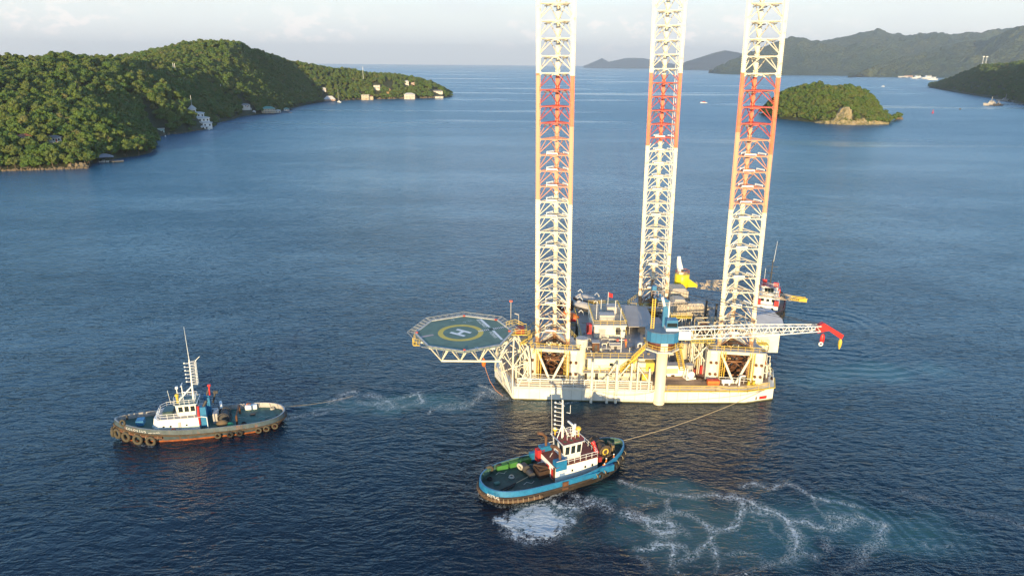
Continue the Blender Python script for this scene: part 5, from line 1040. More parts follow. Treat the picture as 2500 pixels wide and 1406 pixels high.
for i in range(6): fl._add([(.6 + i * .19, 10 + .1 * math.sin(i * 1.4), 7.1 - .06 * i), (.79 + i * .19, 10 + .1 * math.sin(i * 1.4 + 1.4), 7.04 - .06 * i), (.79 + i * .19, 10.03 + .1 * math.sin(i * 1.4 + 1.4), 8.1 - .06 * i), (.6 + i * .19, 10.03 + .1 * math.sin(i * 1.4), 8.16 - .06 * i)], [(0, 1, 2, 3)])
tag(fl.build('flag', red), 'small red flag flying above the white deckhouse', 'flag').location = p
thing('fire_locker', 'bright red locker against the left wall of the white deckhouse', 'locker', [('body', MB().bx(-.6, .6, -.4, 1.2, 0, 2.3), red), ('door', MB().bx(-.5, .5, -.46, -.39, .2, 2.1), dred)], (18.9, 161, 9.63))
cp_ = empty('canopy', 'large flat grey canopy roof between the deckhouse and the crane', 'canopy', (32., 160.5, 9.63))
MB().prism([(-3.6, 0), (3.2, 0), (3.4, 15), (-3.4, 16.5)], 1.9, 2.05).build('roof', M('grey canopy', (.42, .385, .36), .8, .06, .3), cp_)
for x in (-3.3, 3):
    for y in (.3, 7.5, 14.5): MB().bar((x, y, 0), (x, y, 1.9), .09, 5).build('post', lgrey, cp_)
MB().rail([(-4.1, -.4, 0), (-4.1, 9, 0)], 1.1, 1.4, .05).build('railing', yellow, cp_)
def lifeboat(label, p, rz, top, hull_c, L=8.2):
    o = empty('lifeboat', label, 'lifeboat', p, rz, 'lifeboats on the rig'); mb = MB(); n = 10; cs = []
    for i in range(n + 1):
        u = -1 + 2 * i / n; w = 1.5 * (1 - abs(u) ** 2.6) ** .6 + .05; cs.append([(u * L / 2, 0, -.9 * (1 - u * u * .4)), (u * L / 2, w * .8, -.35), (u * L / 2, w, .35), (u * L / 2, -w, .35), (u * L / 2, -w * .8, -.35)])
    vs = [v for c_ in cs for v in c_]; mb._add(vs, [(i * 5 + j, i * 5 + (j + 1) % 5, (i + 1) * 5 + (j + 1) % 5, (i + 1) * 5 + j) for i in range(n) for j in range(5)], True); mb.build('hull', hull_c, o)
    c2 = MB(); c2.ell((0, 0, .3), (L * .46, 1.35, 1.25), 14, 8); c2.build('canopy', top, o); MB().ell((-L * .25, 0, 1.2), (.7, .6, .5), 8, 6).build('hatch', top, o)
    for x in (-2.6, 2.6): MB().path([(x, 2.6, -1.6), (x, 2.4, 1.2), (x, 1.2, 2.3), (x, 0, 2.1)], .13, 5).build('davit_arm', white2, o)
lifeboat('grey topped lifeboat at the back left of the deckhouse', (20.4, 183.5, 10.6), rad(-35), lgrey, rusty); lifeboat('grey topped lifeboat nearer the deckhouse', (19.4, 176.2, 10.9), rad(-40), lgrey, dgrey)
lifeboat('open orange and red rescue boat below the grey lifeboats', (15.2, 173.2, 9.2), rad(-35), orange, red, 6)
dp = empty('drum_stack', 'stack of rust red drums behind the left leg', 'drums', (14.5, 184, 7.6)); r_ = random.Random(5)
for i in range(20): MB().lathe((-2.6 + (i % 5) * 1.15, (i // 5 % 2) * 1.2, (i // 10) * 1.15), [(.5, 0), (.5, 1.05)], 9).build('drum', rusty if i % 3 else orange, dp)
# engine room exhaust modules
em = empty('exhaust_housing', 'group of beige ribbed exhaust housings behind the crane', 'machinery housing', (45.5, 170, 8.6)); bei = M('beige housing', (.52, .45, .37), .7, .12, .6, rust=.15)
for x, y, w, d, zb, h in ((-2.6, 0, 3.4, 4.6, 2.6, 3.6), (1.6, .6, 5, 3., 2.4, 2.6), (-1.2, 7, 4.6, 6, 4.2, 2.6), (4.4, 3.4, 3, 5, 1.5, 2.4)):
    MB().bx(x - w / 2, x + w / 2, y, y + d, zb, zb + h).prism([(x - w / 2 + .3, y + .3), (x + w / 2 - .3, y + .3), (x + w / 2 - .3, y + d - .3), (x - w / 2 + .3, y + d - .3)], zb + h, zb + h + .5, .8).build('housing', bei, em); rb_ = MB()
    for i in range(6): rb_.bx(x - w / 2 + .2 + i * w / 6, x - w / 2 + .32 + i * w / 6, y - .12, y, zb, zb + h)
    rb_.build('ribs', M('beige ribs', (.42, .36, .30), .7), em)
    for e in (-1, 1): MB().bar((x + e * w * .42, y + .3, 0), (x + e * w * .42, y + .3, zb), .12, 5).build('support', white2, em)
MB().bx(-5, .2, -1.6, -.2, 2.4, 2.6).rail([(-5, -1.6, 2.6), (.2, -1.6, 2.6)], 1.1, 1.2, .06).build('platform', yellow, em)
for x, y, h in ((3.9, -.6, 7.), (6.6, -.4, 6.)): MB().bar((x, y, 0), (x, y, h), .28, 8).build('exhaust_pipe', dgrey, em)
for i in range(5): MB().bar((-4.5 + i * 2.4, -1.4, 0), (-4.5 + i * 2.4, -1.4, 2.5), .1, 5).build('support', white2, em)
MB().bar((-4.5, -1.4, 0), (-2.1, -1.4, 2.5), .08, 5).bar((.3, -1.4, 0), (2.7, -1.4, 2.5), .08, 5).build('support', white2, em)
thing('ventilation_tower', 'tall white cylindrical vent column right of the left jacking frame', 'vent', [('shaft', MB().lathe((0, 0, 0), [(1.0, 0), (1.0, 7.6), (1.38, 8.1), (1.38, 9.9)], 18), white), ('cap', MB().lathe((0, 0, 9.9), [(1.2, 0), (1.25, .1)], 18), lgrey)], (15.75, 146.9, 4))
thing('container', 'white box container with plain panel right of the crane pedestal', 'container', [('body', MB().bx(-2.6, 2.6, -1.2, 1.2, 0, 2.5), white2), ('roof', MB().bx(-2.5, 2.5, -1.1, 1.1, 2.5, 2.56), lgrey), ('panel', MB().bx(-2.2, .6, -1.26, -1.19, .7, 1.9), cream)], (37.6, 149.8, 4.05), rad(4))
thing('mooring_winch', 'white mooring winch on the brown deck left of the right jacking frame', 'winch', [('frame', MB().bx(-1.2, 1.2, -.9, .9, 0, .3).bar((-1.1, -.7, .3), (-.8, -.4, 2.6), .12, 5).bar((-1.1, .7, .3), (-.8, .4, 2.6), .12, 5), white2), ('drum', MB().bar((0, -.8, 1.1), (0, .8, 1.1), .85, 14), white2), ('bin', MB().lathe((-.2, 0, 2.4), [(.7, 0), (1., 1.), (.9, 1.1)], 12), lgrey)], (40.7, 147.6, 4.05), .3)
rp_ = empty('pump_unit', 'red pump unit with small mast beside the pipe rack', 'pump', (44.6, 150.8, 4.05)); MB().bx(-.8, 1.1, -.8, .8, 0, 1.9).build('body', red, rp_); MB().bar((-.2, -.8, 0), (-.2, -.8, 3.2), .12, 6).ell((-.2, -.8, 3.3), (.35, .35, .35)).build('mast', lgrey, rp_); MB().bx(-2.2, -.9, -.3, .8, 0, .8).build('valve_box', dred, rp_)
pr = empty('pipe_rack', 'tall white frame of vertical pipes with yellow top platform left of the right leg', 'pipe rack', (43.6, 149.5, 4.05))
for i in range(8): MB().bar((-2.6 + i * .62, (i % 3) * .7, 0), (-2.6 + i * .62, (i % 3) * .7, 8.2), .10 + .07 * (i % 2), 6).build('pipe', white if i % 3 else cream, pr)
MB().bar((-2.4, -.2, 8), (1.6, -.2, 2.5), .13, 5).bar((1.6, -.2, 8), (-1.6, -.2, 4.), .13, 5).build('brace', white, pr); MB().bx(-2.9, 2.6, -.8, 1.8, 8.2, 8.35).rail([(-2.9, -.8, 8.35), (2.6, -.8, 8.35), (2.6, 1.8, 8.35)], 1.2, 1., .08).build('platform', yellow, pr)
thing('tank', 'tall beige upright tank left of the white pipe rack', 'tank', [('shell', MB().lathe((0, 0, 0), [(.9, 0), (1., .2), (1., 6.2), (.6, 6.8)], 14), cream), ('base', MB().lathe((0, 0, 0), [(1.2, 0), (1.2, .4)], 14), dgrey)], (40.0, 152.2, 4.05))
thing('tank', 'small white horizontal tank on the near edge of the deck before the right leg', 'tank', [('shell', MB().bar((-1.1, 0, .8), (1.1, 0, .8), .5, 12), white2), ('saddle', MB().bx(-.8, -.5, -.3, .3, 0, .5).bx(.5, .8, -.3, .3, 0, .5), white2)], (48.2, 144.3, 4.05))
thing('locker', 'orange red deck locker left of the white horizontal tank', 'locker', [('body', MB().bx(-1.3, 1.3, -.5, .6, 0, 1.), orange), ('lid', MB().bx(-1.35, 1.35, -.55, .65, 1., 1.1), red)], (45.3, 144.5, 4.05))
thing('pipe_vent', 'white bent vent pipe before the right jacking frame', 'vent', [('pipe', MB().path([(0, 0, 0), (0, 0, 2.), (.3, 0, 2.3), (1.2, 0, 2.3)], .18, 7), white2)], (51.0, 143.9, 4.05))
thing('bollard', 'pair of yellow mooring bollards by the hull corner', 'bollard', [('post', MB().lathe((0, 0, 0), [(.3, 0), (.3, .8), (.38, .9)], 10), yellow), ('post', MB().lathe((1.1, 0, 0), [(.3, 0), (.3, .8), (.38, .9)], 10), yellow), ('base', MB().bx(-.5, 1.6, -.5, .5, 0, .1), yellow)], (53.3, 144.4, 4.05))
thing('hose_reel', 'orange hose reel by the right rail', 'reel', [('reel', MB().bar((0, -.5, 1.1), (0, .5, 1.1), 1., 14), orange), ('stand', MB().bx(-.9, .9, -.7, -.5, 0, 1.1).bx(-.9, .9, .5, .7, 0, 1.1), dgrey)], (59.2, 153.4, 4.05), .5)
rl = thing('cable_reel', 'large brown cable reel with pale rim behind the crane boom', 'reel', [('rim', MB().torus((0, -.6, 2), (0, 1, 0), 1.7, .18, 20, 6).torus((0, .6, 2), (0, 1, 0), 1.7, .18, 20, 6), rusty), ('drum', MB().bar((0, -.6, 2), (0, .6, 2), 1.3, 16), brown)], (47.0, 157.0, 8.6))
rl.location.y = 160.5
aw = empty('awning', 'grey pitched cloth awning over the right edge of the rig', 'awning', (61.9, 160.5, 11.4))
MB()._add([(-3.7, -2.6, 1.6), (3.2, -3.2, 1.2), (4.2, 1.5, 2.0), (-4., 2, 2.8), (2.6, 6, 3.2), (-3.4, 6.4, 3.2)], [(0, 1, 2, 3), (3, 2, 4, 5)]).build('cloth', dgrey2, aw)
for x, y, h in ((-3.5, -2.4, 1.6), (3, -3., 1.2), (4., 1.4, 2.0), (2.4, 5.8, 3.2), (-3.2, 6.2, 3.1)): MB().bar((x, y, -.0), (x, y, h), .1, 5).build('post', lgrey, aw)
thing('derrick_module', 'low beige pipe handling module behind the right leg', 'module', [('frame', MB().truss((-5, 0, 2.2), (5, 0.1, 2.2), 3.2, 3.6, 5, .16, .1), cream), ('box', MB().bx(-3, -.5, -1, 1.2, .2, 2.8), bei), ('drum', MB().bar((1, -.8, 1.4), (1, .8, 1.4), .9, 14), rusty)], (50.5, 163, 8.6))
for i, (x, y, w, d, h, m_, lab) in enumerate(((36.6, 160, 3, 5, 2.6, cream, 'cream equipment cabin between canopy and machinery house'), (36.2, 168, 3.4, 6, 2.2, lgrey, 'grey equipment cabin behind the crane mast'), (42., 161, 2.6, 2.6, 2.2, cream, 'small cream cabin with dark window on the machinery roof'), (24, 151.8, 2.4, 1.6, .9, lgrey, 'low grey hatch box on the roof deck'), (29.8, 152.5, 1., .8, 1.1, white2, 'small white cabinet at the near side of the roof deck'), (19.3, 150.5, 1.6, 1.6, 2., rusty, 'brown winch unit behind the vent column'))):
    z_ = 9.63 if x < 33 else (8.6 if x > 40 else 8.0)
    thing('equipment_cabin', lab, 'cabin', [('body', MB().bx(-w / 2, w / 2, -d / 2, d / 2, 0, h), m_), ('roof', MB().bx(-w / 2 - .1, w / 2 + .1, -d / 2 - .1, d / 2 + .1, h, h + .12), lgrey), ('door', MB().bx(-.3, .35, -d / 2 - .05, -d / 2, 0, h * .75), dgrey)], (x, y, z_))
lp = empty('lamp_mast', 'white lamp mast with two red topped heads on the roof deck', 'lamp', (25.0, 149.2, 9.63)); MB().bar((0, 0, 0), (0, 0, 3.4), .1, 6).bar((-.9, 0, 3.), (.9, 0, 3.), .07, 5).build('mast', white2, lp)
for x in (-.9, .9): MB().box((x, 0, 3.0), (.5, .5, .5)).build('lamp_head', M('faded red', (.55, .10, .07)), lp)
lm = MB(); r_ = random.Random(12)
for i in range(90):
    x, y = r_.uniform(40.5, 55.5), r_.uniform(158.5, 191); h = r_.uniform(.2, 1.1); lm.box((x, y, 8.6 + h / 2), (r_.uniform(.2, 1.6), r_.uniform(.2, 1.2), h), 0)
tag(lm.build('deck_clutter', bei), None, None, None, 'stuff')
lm = MB()
for i in range(70):
    x, y = r_.uniform(17.5, 32.5), r_.choice((r_.uniform(147, 157), r_.uniform(150, 178)));
    if 19.5 < x < 27.6 and y > 157.6 or x > 28 and y > 160: continue
    h = r_.uniform(.08, .45); lm.box((x, y, 9.62 + h / 2), (r_.uniform(.12, 1.), r_.uniform(.12, .5), h), 0) if i % 3 else lm.bar((x, y, 9.75), (x + r_.uniform(-2, 2), y + r_.uniform(-1, 2), 9.75), .07, 5)
for i in range(9): lm.bar((17.4, 149 + i * .9, 9.75), (19.6, 149.4 + i * .9, 9.75), .07, 4)
tag(lm.build('deck_clutter', M('deck clutter', (.34, .27, .18), .7, .25, 2., rust=.2)), None, None, None, 'stuff')
lm = MB()
for i in range(80):
    x, y = r_.uniform(35, 60), r_.uniform(146, 158); h = r_.uniform(.1, .6)
    if 46 < x < 56: continue
    lm.box((x, y, 4.05 + h / 2), (r_.uniform(.15, .9), r_.uniform(.15, .7), h), 0)
for i in range(14): lm.beam((38.6 + i * .28, 153.6 - i * .1, 4.1), (39.6 + i * .28, 153.4 - i * .1, 4.1), .1, .1); lm.beam((42.5 + i * .22, 148.6 - i * .33, 4.1), (43.6 + i * .22, 148.4 - i * .33, 4.1), .12, .1)
tag(lm.build('deck_clutter', rustd), None, None, None, 'stuff')
# ------------------------------------------------------------------ tugs
def tug_hull(root, L, B, hullm, lowm, bulm, capm, deckm, zdk, bw=1.0, beltm=black, bowp=2.4, bq=.8, sternp=4., z_anti=.5, capw=.14, inner=None, gap=None):
    """hull, deck, bulwark and fender of a tug; zdk(x) is the deck height; gap = (x0, x1) opening in the near bulwark"""
    N = 30
    def hw(x):
        t_ = 2 * x / L
        return B / 2 * (max(0, 1 - max(0, t_) ** bowp) ** bq if t_ > 0 else max(0, 1 - (-t_) ** sternp) ** .5)
    xs_ = [-math.cos(math.pi * i / N) * L / 2 for i in range(N + 1)]
    ol = [(x, -hw(x)) for x in xs_] + [(x, hw(x)) for x in xs_[-2:0:-1]]; n = len(ol)
    def ring(k, zf, kx=1.): return [(x * kx, y * k, zf(x)) for x, y in ol]
    def skin(mb, A, Bq, sm=True):
        o = len(mb.v); mb.v += A + Bq; 
        for i in range(n): mb.f.append((o + i, o + (i + 1) % n, o + n + (i + 1) % n, o + n + i)); mb.sm.append(sm); mb.mi.append(mb.m)
    mb = MB(); skin(mb, ring(.80, lambda x: -1.2, .90), ring(.91, lambda x: z_anti, .955)); mb.build('lower_hull', lowm, root)
    mb = MB(); skin(mb, ring(.912, lambda x: z_anti - .01, .956), ring(1., lambda x: zdk(x))); mb.build('hull', hullm, root)
    me = bpy.data.meshes.new('deck'); me.from_pydata(ring(.99, lambda x: zdk(x) - .02, .992), [], [tuple(range(n))]); me.materials.append(deckm); bm = bmesh.new(); bm.from_mesh(me); bmesh.ops.triangulate(bm, faces=bm.faces[:]); bm.to_mesh(me); bm.free()
    o = bpy.data.objects.new('deck', me); COL.objects.link(o); o.parent = root
    A, Bm = ring(1., zdk), ring(.985, lambda x: zdk(x) + bw, .99); C_i, D_i = ring(.955, lambda x: zdk(x) + bw, .972), ring(.955, lambda x: zdk(x) - .02, .972)
    def open_(i): x = (ol[i][0] + ol[(i + 1) % n][0]) / 2; return gap and gap[0] < x < gap[1] and ol[i][1] * gap[2] > 0
    for nm, R0, R1, m_ in (('bulwark', A, Bm, bulm), ('bulwark_inside', D_i, C_i, inner or bulm), ('cap_rail', [(x, y, z + .02) for x, y, z in Bm], [(x, y, z + .02) for x, y, z in C_i], capm)):
        mb = MB(); mb.v += R0 + R1
        for i in range(n):
            if not open_(i): mb.f.append((i, (i + 1) % n, n + (i + 1) % n, n + i)); mb.sm.append(True); mb.mi.append(0)
        mb.build(nm, m_, root)
    mb = MB(); f0 = ring(1.0, lambda x: zdk(x) - .05)
    for i in range(n):
        a, b_ = f0[i], f0[(i + 1) % n]; mb.bar(a, b_, .22, 7)
    mb.build('fender_belt', beltm, root)
    st = MB()
    for i in range(n):
        if i % 2: continue
        x, y, z = D_i[i]
        if not open_(i): st.beam((x, y, z), (x * .992, y * .97, z + bw - .05), .1, .25)
    st.build('bulwark_stays', inner or bulm, root)
    return hw, zdk
def tyre(root, x, y, z, ny, R, r, mat=tyre_m, axis=None): return MB().torus((x, y, z), axis or (0, ny, 0), R, r, 18, 7).build('tyre', mat, root)
def windows_row(root, pts, w, h, nrm, lean=0, mat=glass):
    nrm = Vector(nrm).normalized(); tg = Vector((-nrm.y, nrm.x, 0))
    for p in pts:
        p = Vector(p); a = tg * w / 2; up = Vector((nrm.x * lean, nrm.y * lean, 1)) * h / 2
        MB()._add([p - a - up + nrm * .03, p + a - up + nrm * .03, p + a + up + nrm * .03, p - a + up + nrm * .03, p - a - up - nrm * .05, p + a - up - nrm * .05, p + a + up - nrm * .05, p - a + up - nrm * .05], [(0, 1, 2, 3), (0, 4, 5, 1), (1, 5, 6, 2), (2, 6, 7, 3), (3, 7, 4, 0)]).build('window', mat, root)
def wheelhouse(root, x0, x1, hw_, z0, z1, wallm, roofm, over=.25, lean=.18, nside=3):
    P0 = [(x0, -hw_), (x1 - .5, -hw_), (x1, -hw_ * .6), (x1, hw_ * .6), (x1 - .5, hw_), (x0, hw_)]; c = ((x0 + x1) / 2, 0)
    MB().prism(P0, z0, z1, 1 + lean * .5, c).build('wheelhouse', wallm, root)
    P1 = [(c[0] + (x - c[0]) * (1 + lean * .5 + over / 2), y * (1 + lean * .5 + over / 3)) for x, y in P0]
    MB().prism(P1, z1, z1 + .12).build('wheelhouse_roof', roofm, root); MB().rail([(*p, z1 + .0) for p in P1 + P1[:1]], .14, 9, .07, False, .05).build('roof_edge', wallm, root)
    zc = (z0 + z1) / 2 + (z1 - z0) * .12; hh = (z1 - z0) * .50; k = 1 + lean * .30
    L = x1 - .5 - x0
    for s_ in (-1, 1): windows_row(root, [(c[0] + (x0 + L * (i + .5) / nside - c[0]) * k, s_ * (hw_ * k + .02), zc) for i in range(nside)], L / nside * .74, hh, (0, s_, 0), lean * .3)
    windows_row(root, [(x1 * 1 + (x1 - c[0]) * (k - 1) + .03, y, zc) for y in (-hw_ * .38, 0, hw_ * .38)], hw_ * .36, hh, (1, 0, 0), lean * .4)
    windows_row(root, [(x0 - (c[0] - x0) * (k - 1) - .03, y, zc) for y in (-hw_ * .5, hw_ * .5)], hw_ * .6, hh, (-1, 0, 0), lean * .3)
    return z1 + .12

# --- tug at left: grey teal hull with orange boot
A1 = Vector((-63.4, 129.9, 0)); t1 = empty('tugboat', 'grey teal tug with white wheelhouse and orange boot top, towing at left', 'tug', A1, rad(193.9), 'tugs around the rig')
zd1 = lambda x: 1.35 + (max(0, x + 2) / 19) ** 2 * 1.9
hw1, _ = tug_hull(t1, 32.8, 10.2, teal, antif, teal, M('tug one cap rail', (.30, .33, .36), .5, .1, 1., rust=.1), green, zd1, 1.05, M('rusty fender', (.10, .065, .035), .8, .25, 1.), 2.3, .62, 5., .42, inner=lgrey)
for x in (15.5, 13.7, 11.4, 8.9): tyre(t1, x + .1, hw1(x) + .25, zd1(x) - 1.3, 1, .82, .30, axis=(.35 + max(0, x - 11) * .12, 1, .1))
for x in (15.6, 13.8): tyre(t1, x, -hw1(x) - .2, zd1(x) - 1.2, -1, .8, .3, axis=(.6, -1, .1))
tyre(t1, 16.6, 0.5, 1.6, 1, .85, .32, axis=(1, 0, 0)); tyre(t1, 14.2, 2.2, 4.1, 1, .55, .2, axis=(.6, 1, .3))
for x in (-3.5, -5.8, -7.6, -11.2, -12.7, -14.3): tyre(t1, x, hw1(x) + .15, .75, 1, .50, .2, black if x > -8 and x < -4 else tyre_m)
mb = MB()
for i in range(9): x = 7.5 + i * 1.08; y = hw1(min(x, 16.3)); mb.bar((x, y + .02, zd1(x) + .1), (x + .25, y + .33, zd1(x) - .75), .045, 4)
mb.build('fender_chains', rope_m, t1)
mb = MB(); 
for a, b_ in zip([6.8 + i * .6 for i in range(18)], [6.8 + i * .6 for i in range(1, 19)]):
    if b_ < 16.3: mb.bar((a, hw1(a) + .05, zd1(a) - .5), (b_, hw1(b_) + .05, zd1(b_) - .5), .26, 7); mb.bar((a, -hw1(a) - .05, zd1(a) - .5), (b_, -hw1(b_) - .05, zd1(b_) - .5), .26, 7)
mb.build('bow_fender', rusty, t1)
# name on the bow bulwark
xs_n = 12.0
for i, ch in enumerate('COLOSSUS'):
    x = 13.4 - i * .50; y = (hw1(x)) * .996; dy = (hw1(x - .1) - hw1(x + .1)) / .2; a = math.atan2(-dy, 1)
    text(None, ch, .62, white2, t1, (x, y + .06, zd1(x) + .50), (rad(90) - .06, 0, math.pi + a), depth=.008)
text(None, 'PORT OF SPAIN', .3, white2, t1, (8.2, hw1(8.2) + .05, zd1(8.2) + .45), (rad(90), 0, math.pi - .12), depth=.006)
# house
mark1 = len(COL.objects)
hq = [(1.2, -3.5), (9.2, -3.1), (10.3, -1.8), (10.3, 1.8), (9.2, 3.1), (1.2, 3.5)]
MB().prism(hq, 1.6, 4.3, .93, (3.5, 0)).build('deckhouse', white2, t1); MB().prism([(x * 1.01, y * 1.015) for x, y in hq], 2.35, 2.6, .99, (5, 0)).build('trim_band', M('pale teal trim', (.40, .52, .50), .5), t1)
MB().prism([(.8, -3.3), (8.4, -2.9), (9.3, -1.7), (9.3, 1.7), (8.4, 2.9), (.8, 3.3)], 4.3, 4.42).build('upper_deck', lgrey, t1)
MB().rail([(2., 3.2, 4.42), (8.3, 2.85, 4.42), (9.2, 1.7, 4.42), (9.2, -1.7, 4.42), (8.3, -2.85, 4.42), (2, -3.2, 4.42)], 1.05, 1.3, .05).build('railing', white2, t1)
for x in (3.6, 6.6, 7.9): windows_row(t1, [(x, 3.38 - .035 * (x - 2) + .02, 2.95)], .32, .32, (0, 1, 0))
windows_row(t1, [(4.9, 3.3, 2.9)], .5, 1.5, (0, 1, 0), 0, lgrey); windows_row(t1, [(10.0, y, 3.2) for y in (-.9, .9)], .4, .4, (1, 0, 0))
MB().torus((6.1, 3.45, 2.2), (0, 1, 0), .32, .11, 14, 6).build('lifebuoy', M('lifebuoy orange', (.75, .2, .12), .6), t1)
zt1 = wheelhouse(t1, 1.9, 5.6, 1.9, 4.4, 6.7, white2, M('grey green roof', (.12, .20, .20), .6), nside=3)
MB().bx(6.3, 8.2, -1.3, 1.3, 4.42, 5.3).build('skylight', M('dark green hatch', (.03, .07, .07), .4), t1)
MB().rail([(2.0, 1.9, zt1), (5.6, 1.9, zt1), (6.1, 0, zt1), (5.6, -1.9, zt1), (2, -1.9, zt1), (2, 1.9, zt1)], .9, 1.0, .045).build('roof_railing', white2, t1)
MB().bx(-.2, .9, 1.9, 2.9, 2., 6.3).build('funnel_casing', tblue, t1); MB().bx(-.2, .9, -2.9, -1.9, 2., 6.5).build('funnel_casing', tblue, t1); MB().bar((1.25, 3.0, 2.6), (1.15, 2.8, 6.6), .24, 9).build('red_pipe', red, t1)
MB().bar((.2, 2.4, 6.3), (-.5, 2.5, 7.5), .28, 9).bar((.3, -2.4, 6.5), (-.3, -2.5, 7.9), .28, 9).build('exhaust_pipe', dgrey, t1)
mm = MB(); xm = 2.4
mm.bar((xm, 0, zt1), (xm - .2, 0, 15.6), .20, 7, .12).bar((xm - 1.2, .5, 10.4), (xm - 1.3, .5, 15.2), .06, 5).bar((xm - 1.2, -.5, 10.4), (xm - 1.3, -.5, 15.2), .06, 5)
for i in range(9): z = 10.3 + i * .6; mm.bar((xm, 0, z), (xm - 1.3, .5, z), .045, 4).bar((xm, 0, z), (xm - 1.3, -.5, z), .045, 4).bar((xm - 1.3, -.5, z), (xm - 1.3, .5, z), .045, 4)
for i in range(6): z = 10.8 + i * .8; mm.bar((xm - .3, 0, z), (xm + .8, 0, z + .05), .05, 4).box((xm + .8, 0, z + .12), (.22, .22, .26))
mm.bar((xm, 0, 9.8), (5.3, .8, zt1), .11, 6).bar((xm, 0, 9.8), (5.3, -.8, zt1), .11, 6).bar((xm + .2, 0, 8.5), (4.4, 0, 8.7), .1, 5).bar((4.3, 0, 7), (4.3, 0, 10.2), .09, 5).bar((xm - 1.3, 0, 15.2), (xm - 2.2, 0, 16.1), .06, 4)
mm.build('mast', white2, t1); MB().bar((xm - .2, 0, 15.4), (xm - .1, .1, 22.6), .07, 5, .02).build('antenna', white2, t1)
MB().beam((4.3, -.9, 10.3), (4.3, .9, 10.3), .15, .12).bar((5.5, -.9, zt1), (5.5, -.9, 9.3), .09, 6).bx(5.2, 5.7, -1.1, -.6, 9.2, 9.6).bar((6.4, 1.2, zt1), (6.7, 1.3, 9.9), .035, 4).build('radar', white2, t1); MB().bar((5.2, .9, zt1), (5.2, .9, 8.3), .25, 8).ell((5.2, .9, 8.5), (.42, .42, .35)).build('searchlight', yellow, t1)
MB().bar((-.3, -2.2, 6.5), (-.4, -2.2, 8.6), .16, 8).box((-.4, -2.2, 8.7), (.6, .5, .35)).build('fire_monitor', red, t1); MB().bar((-.6, -3, 4.4), (-1.3, -2.6, 6.6), .2, 8).box((-1.4, -2.6, 6.9), (.9, .5, .6)).build('fire_monitor', dgrey, t1)
for o_ in COL.objects[mark1:]:
    if o_.parent == t1: o_.location.x -= 1.2; o_.location.z -= .15
wn = MB().bar((-4.2, -1.5, 2.4), (-4.2, 1.2, 2.4), .85, 14); wn.torus((-4.2, -1.5, 2.4), (0, 1, 0), 1.1, .12, 16, 5).torus((-4.2, 1.2, 2.4), (0, 1, 0), 1.1, .12, 16, 5).bx(-5.4, -3.2, -1.9, 1.6, 1.35, 1.8); wn.build('towing_winch', dgrey, t1)
MB().bx(-3.1, -2.2, -1.0, 1.2, 1.35, 3.6).build('winch_housing', lgrey, t1); MB().torus((-3.2, -3.2, 2.7), (1, .2, 0), 1.25, .28, 18, 6).build('boat_cradle', white2, t1)
MB().bar((-6.9, 2.4, 1.35), (-6.9, 2.4, 3.2), .22, 8).bar((-6.9, -2.4, 1.35), (-6.9, -2.4, 3.2), .22, 8).bar((-6.9, -2.4, 3.2), (-6.9, 2.4, 3.2), .18, 8).build('tow_gantry', rusty, t1)
MB().ell((-5.6, 3.1, 1.8), (.8, .6, .5), 8, 6).build('green_tarpaulin', M('green tarpaulin', (.03, .28, .14), .7), t1); MB().ell((-4.2, 3.0, 2.2), (1.2, .8, .8), 8, 6).build('net_bundle', M('brown net', (.16, .11, .06), .9), t1)
MB().bar((-1.6, 3.8, 1.4), (-1.6, 3.8, 4.3), .08, 5).bar((-1.6, 3.8, 4.3), (-.4, 3.4, 4.4), .08, 5).build('davit', white2, t1)
for x in (-1.2, -9): MB().bx(x - 1.2, x + 1.2, -4.4, -3.7, 1.35, 2.3).build('deck_locker', lgrey if x > -5 else white2, t1)
MB().torus((-8.5, -4.4, 2.2), (0, 1, 0), .4, .12, 12, 6).build('lifebuoy', orange, t1); MB().bar((14.2, .9, 3.2), (14.2, .9, 4.3), .22, 8).bar((14.2, -.9, 3.2), (14.2, -.9, 4.3), .22, 8).build('bow_bollards', dgrey, t1); MB().bx(10.8, 12.2, -.6, 1.2, 2.5, 3.6).build('windlass', blue, t1)
MB().prism([(-16.6, -.5), (-15.6, -.5), (-15.6, .3), (-16.6, .3)], 1.36, 1.5).bar((-14, 1.6, 1.5), (-12.2, 1.8, 1.45), .12, 5).build('deck_fittings', dgrey, t1)
for y, m_ in ((-3.6, orange), (-3.0, white2), (-2.2, orange)): MB().box((-13.6 - y * .1, -4.25, 2.05), (.6, .2, .5)).build('life_ring_box', m_, t1)

# --- blue tug in the foreground
A2 = Vector((8.1, 112.7, 0)); t2 = empty('tugboat', 'bright blue and black tug in the foreground with red roofed wheelhouse', 'tug', A2, rad(25.3), 'tugs around the rig')
zd2 = lambda x: 1.5 + (max(0, x - 1) / 14) ** 1.6 * 1.7
hw2, _ = tug_hull(t2, 29.4, 10.6, bhull, bhull, tblue, M('light blue cap rail', (.08, .24, .42), .4, .12, .8, rust=.08), dgreen, zd2, 1.2, M('brown black fender', (.06, .04, .028), .8, .3, 1.), 2.6, .58, 4.4, .3, inner=green)
mb = MB()
for i in range(34):
    a, b_ = -14.75 + i * .22, -14.75 + (i + 1) * .22
pts_ = []; N_ = 60
for i in range(N_ + 1):
    x = 14.8 * math.cos(math.pi * .62 + i * math.pi * .38 / N_); pts_.append((x, hw2(x) * 1.03 + .05, zd2(x) - .55))
mb.path([(x, -y, z) for x, y, z in pts_], .34, 8); mb.path(pts_, .34, 8); mb.build('stern_fender', M('brown rubber fender', (.13, .075, .04), .75, .2, 1.5), t2)
mb = MB()
for i in range(2, N_, 4):
    for s_ in (-1, 1): x, y, z = pts_[i]; mb.bar((x, s_ * (y + .1), z + .5), (x * 1.01, s_ * (y + .42), z - .1), .05, 4)
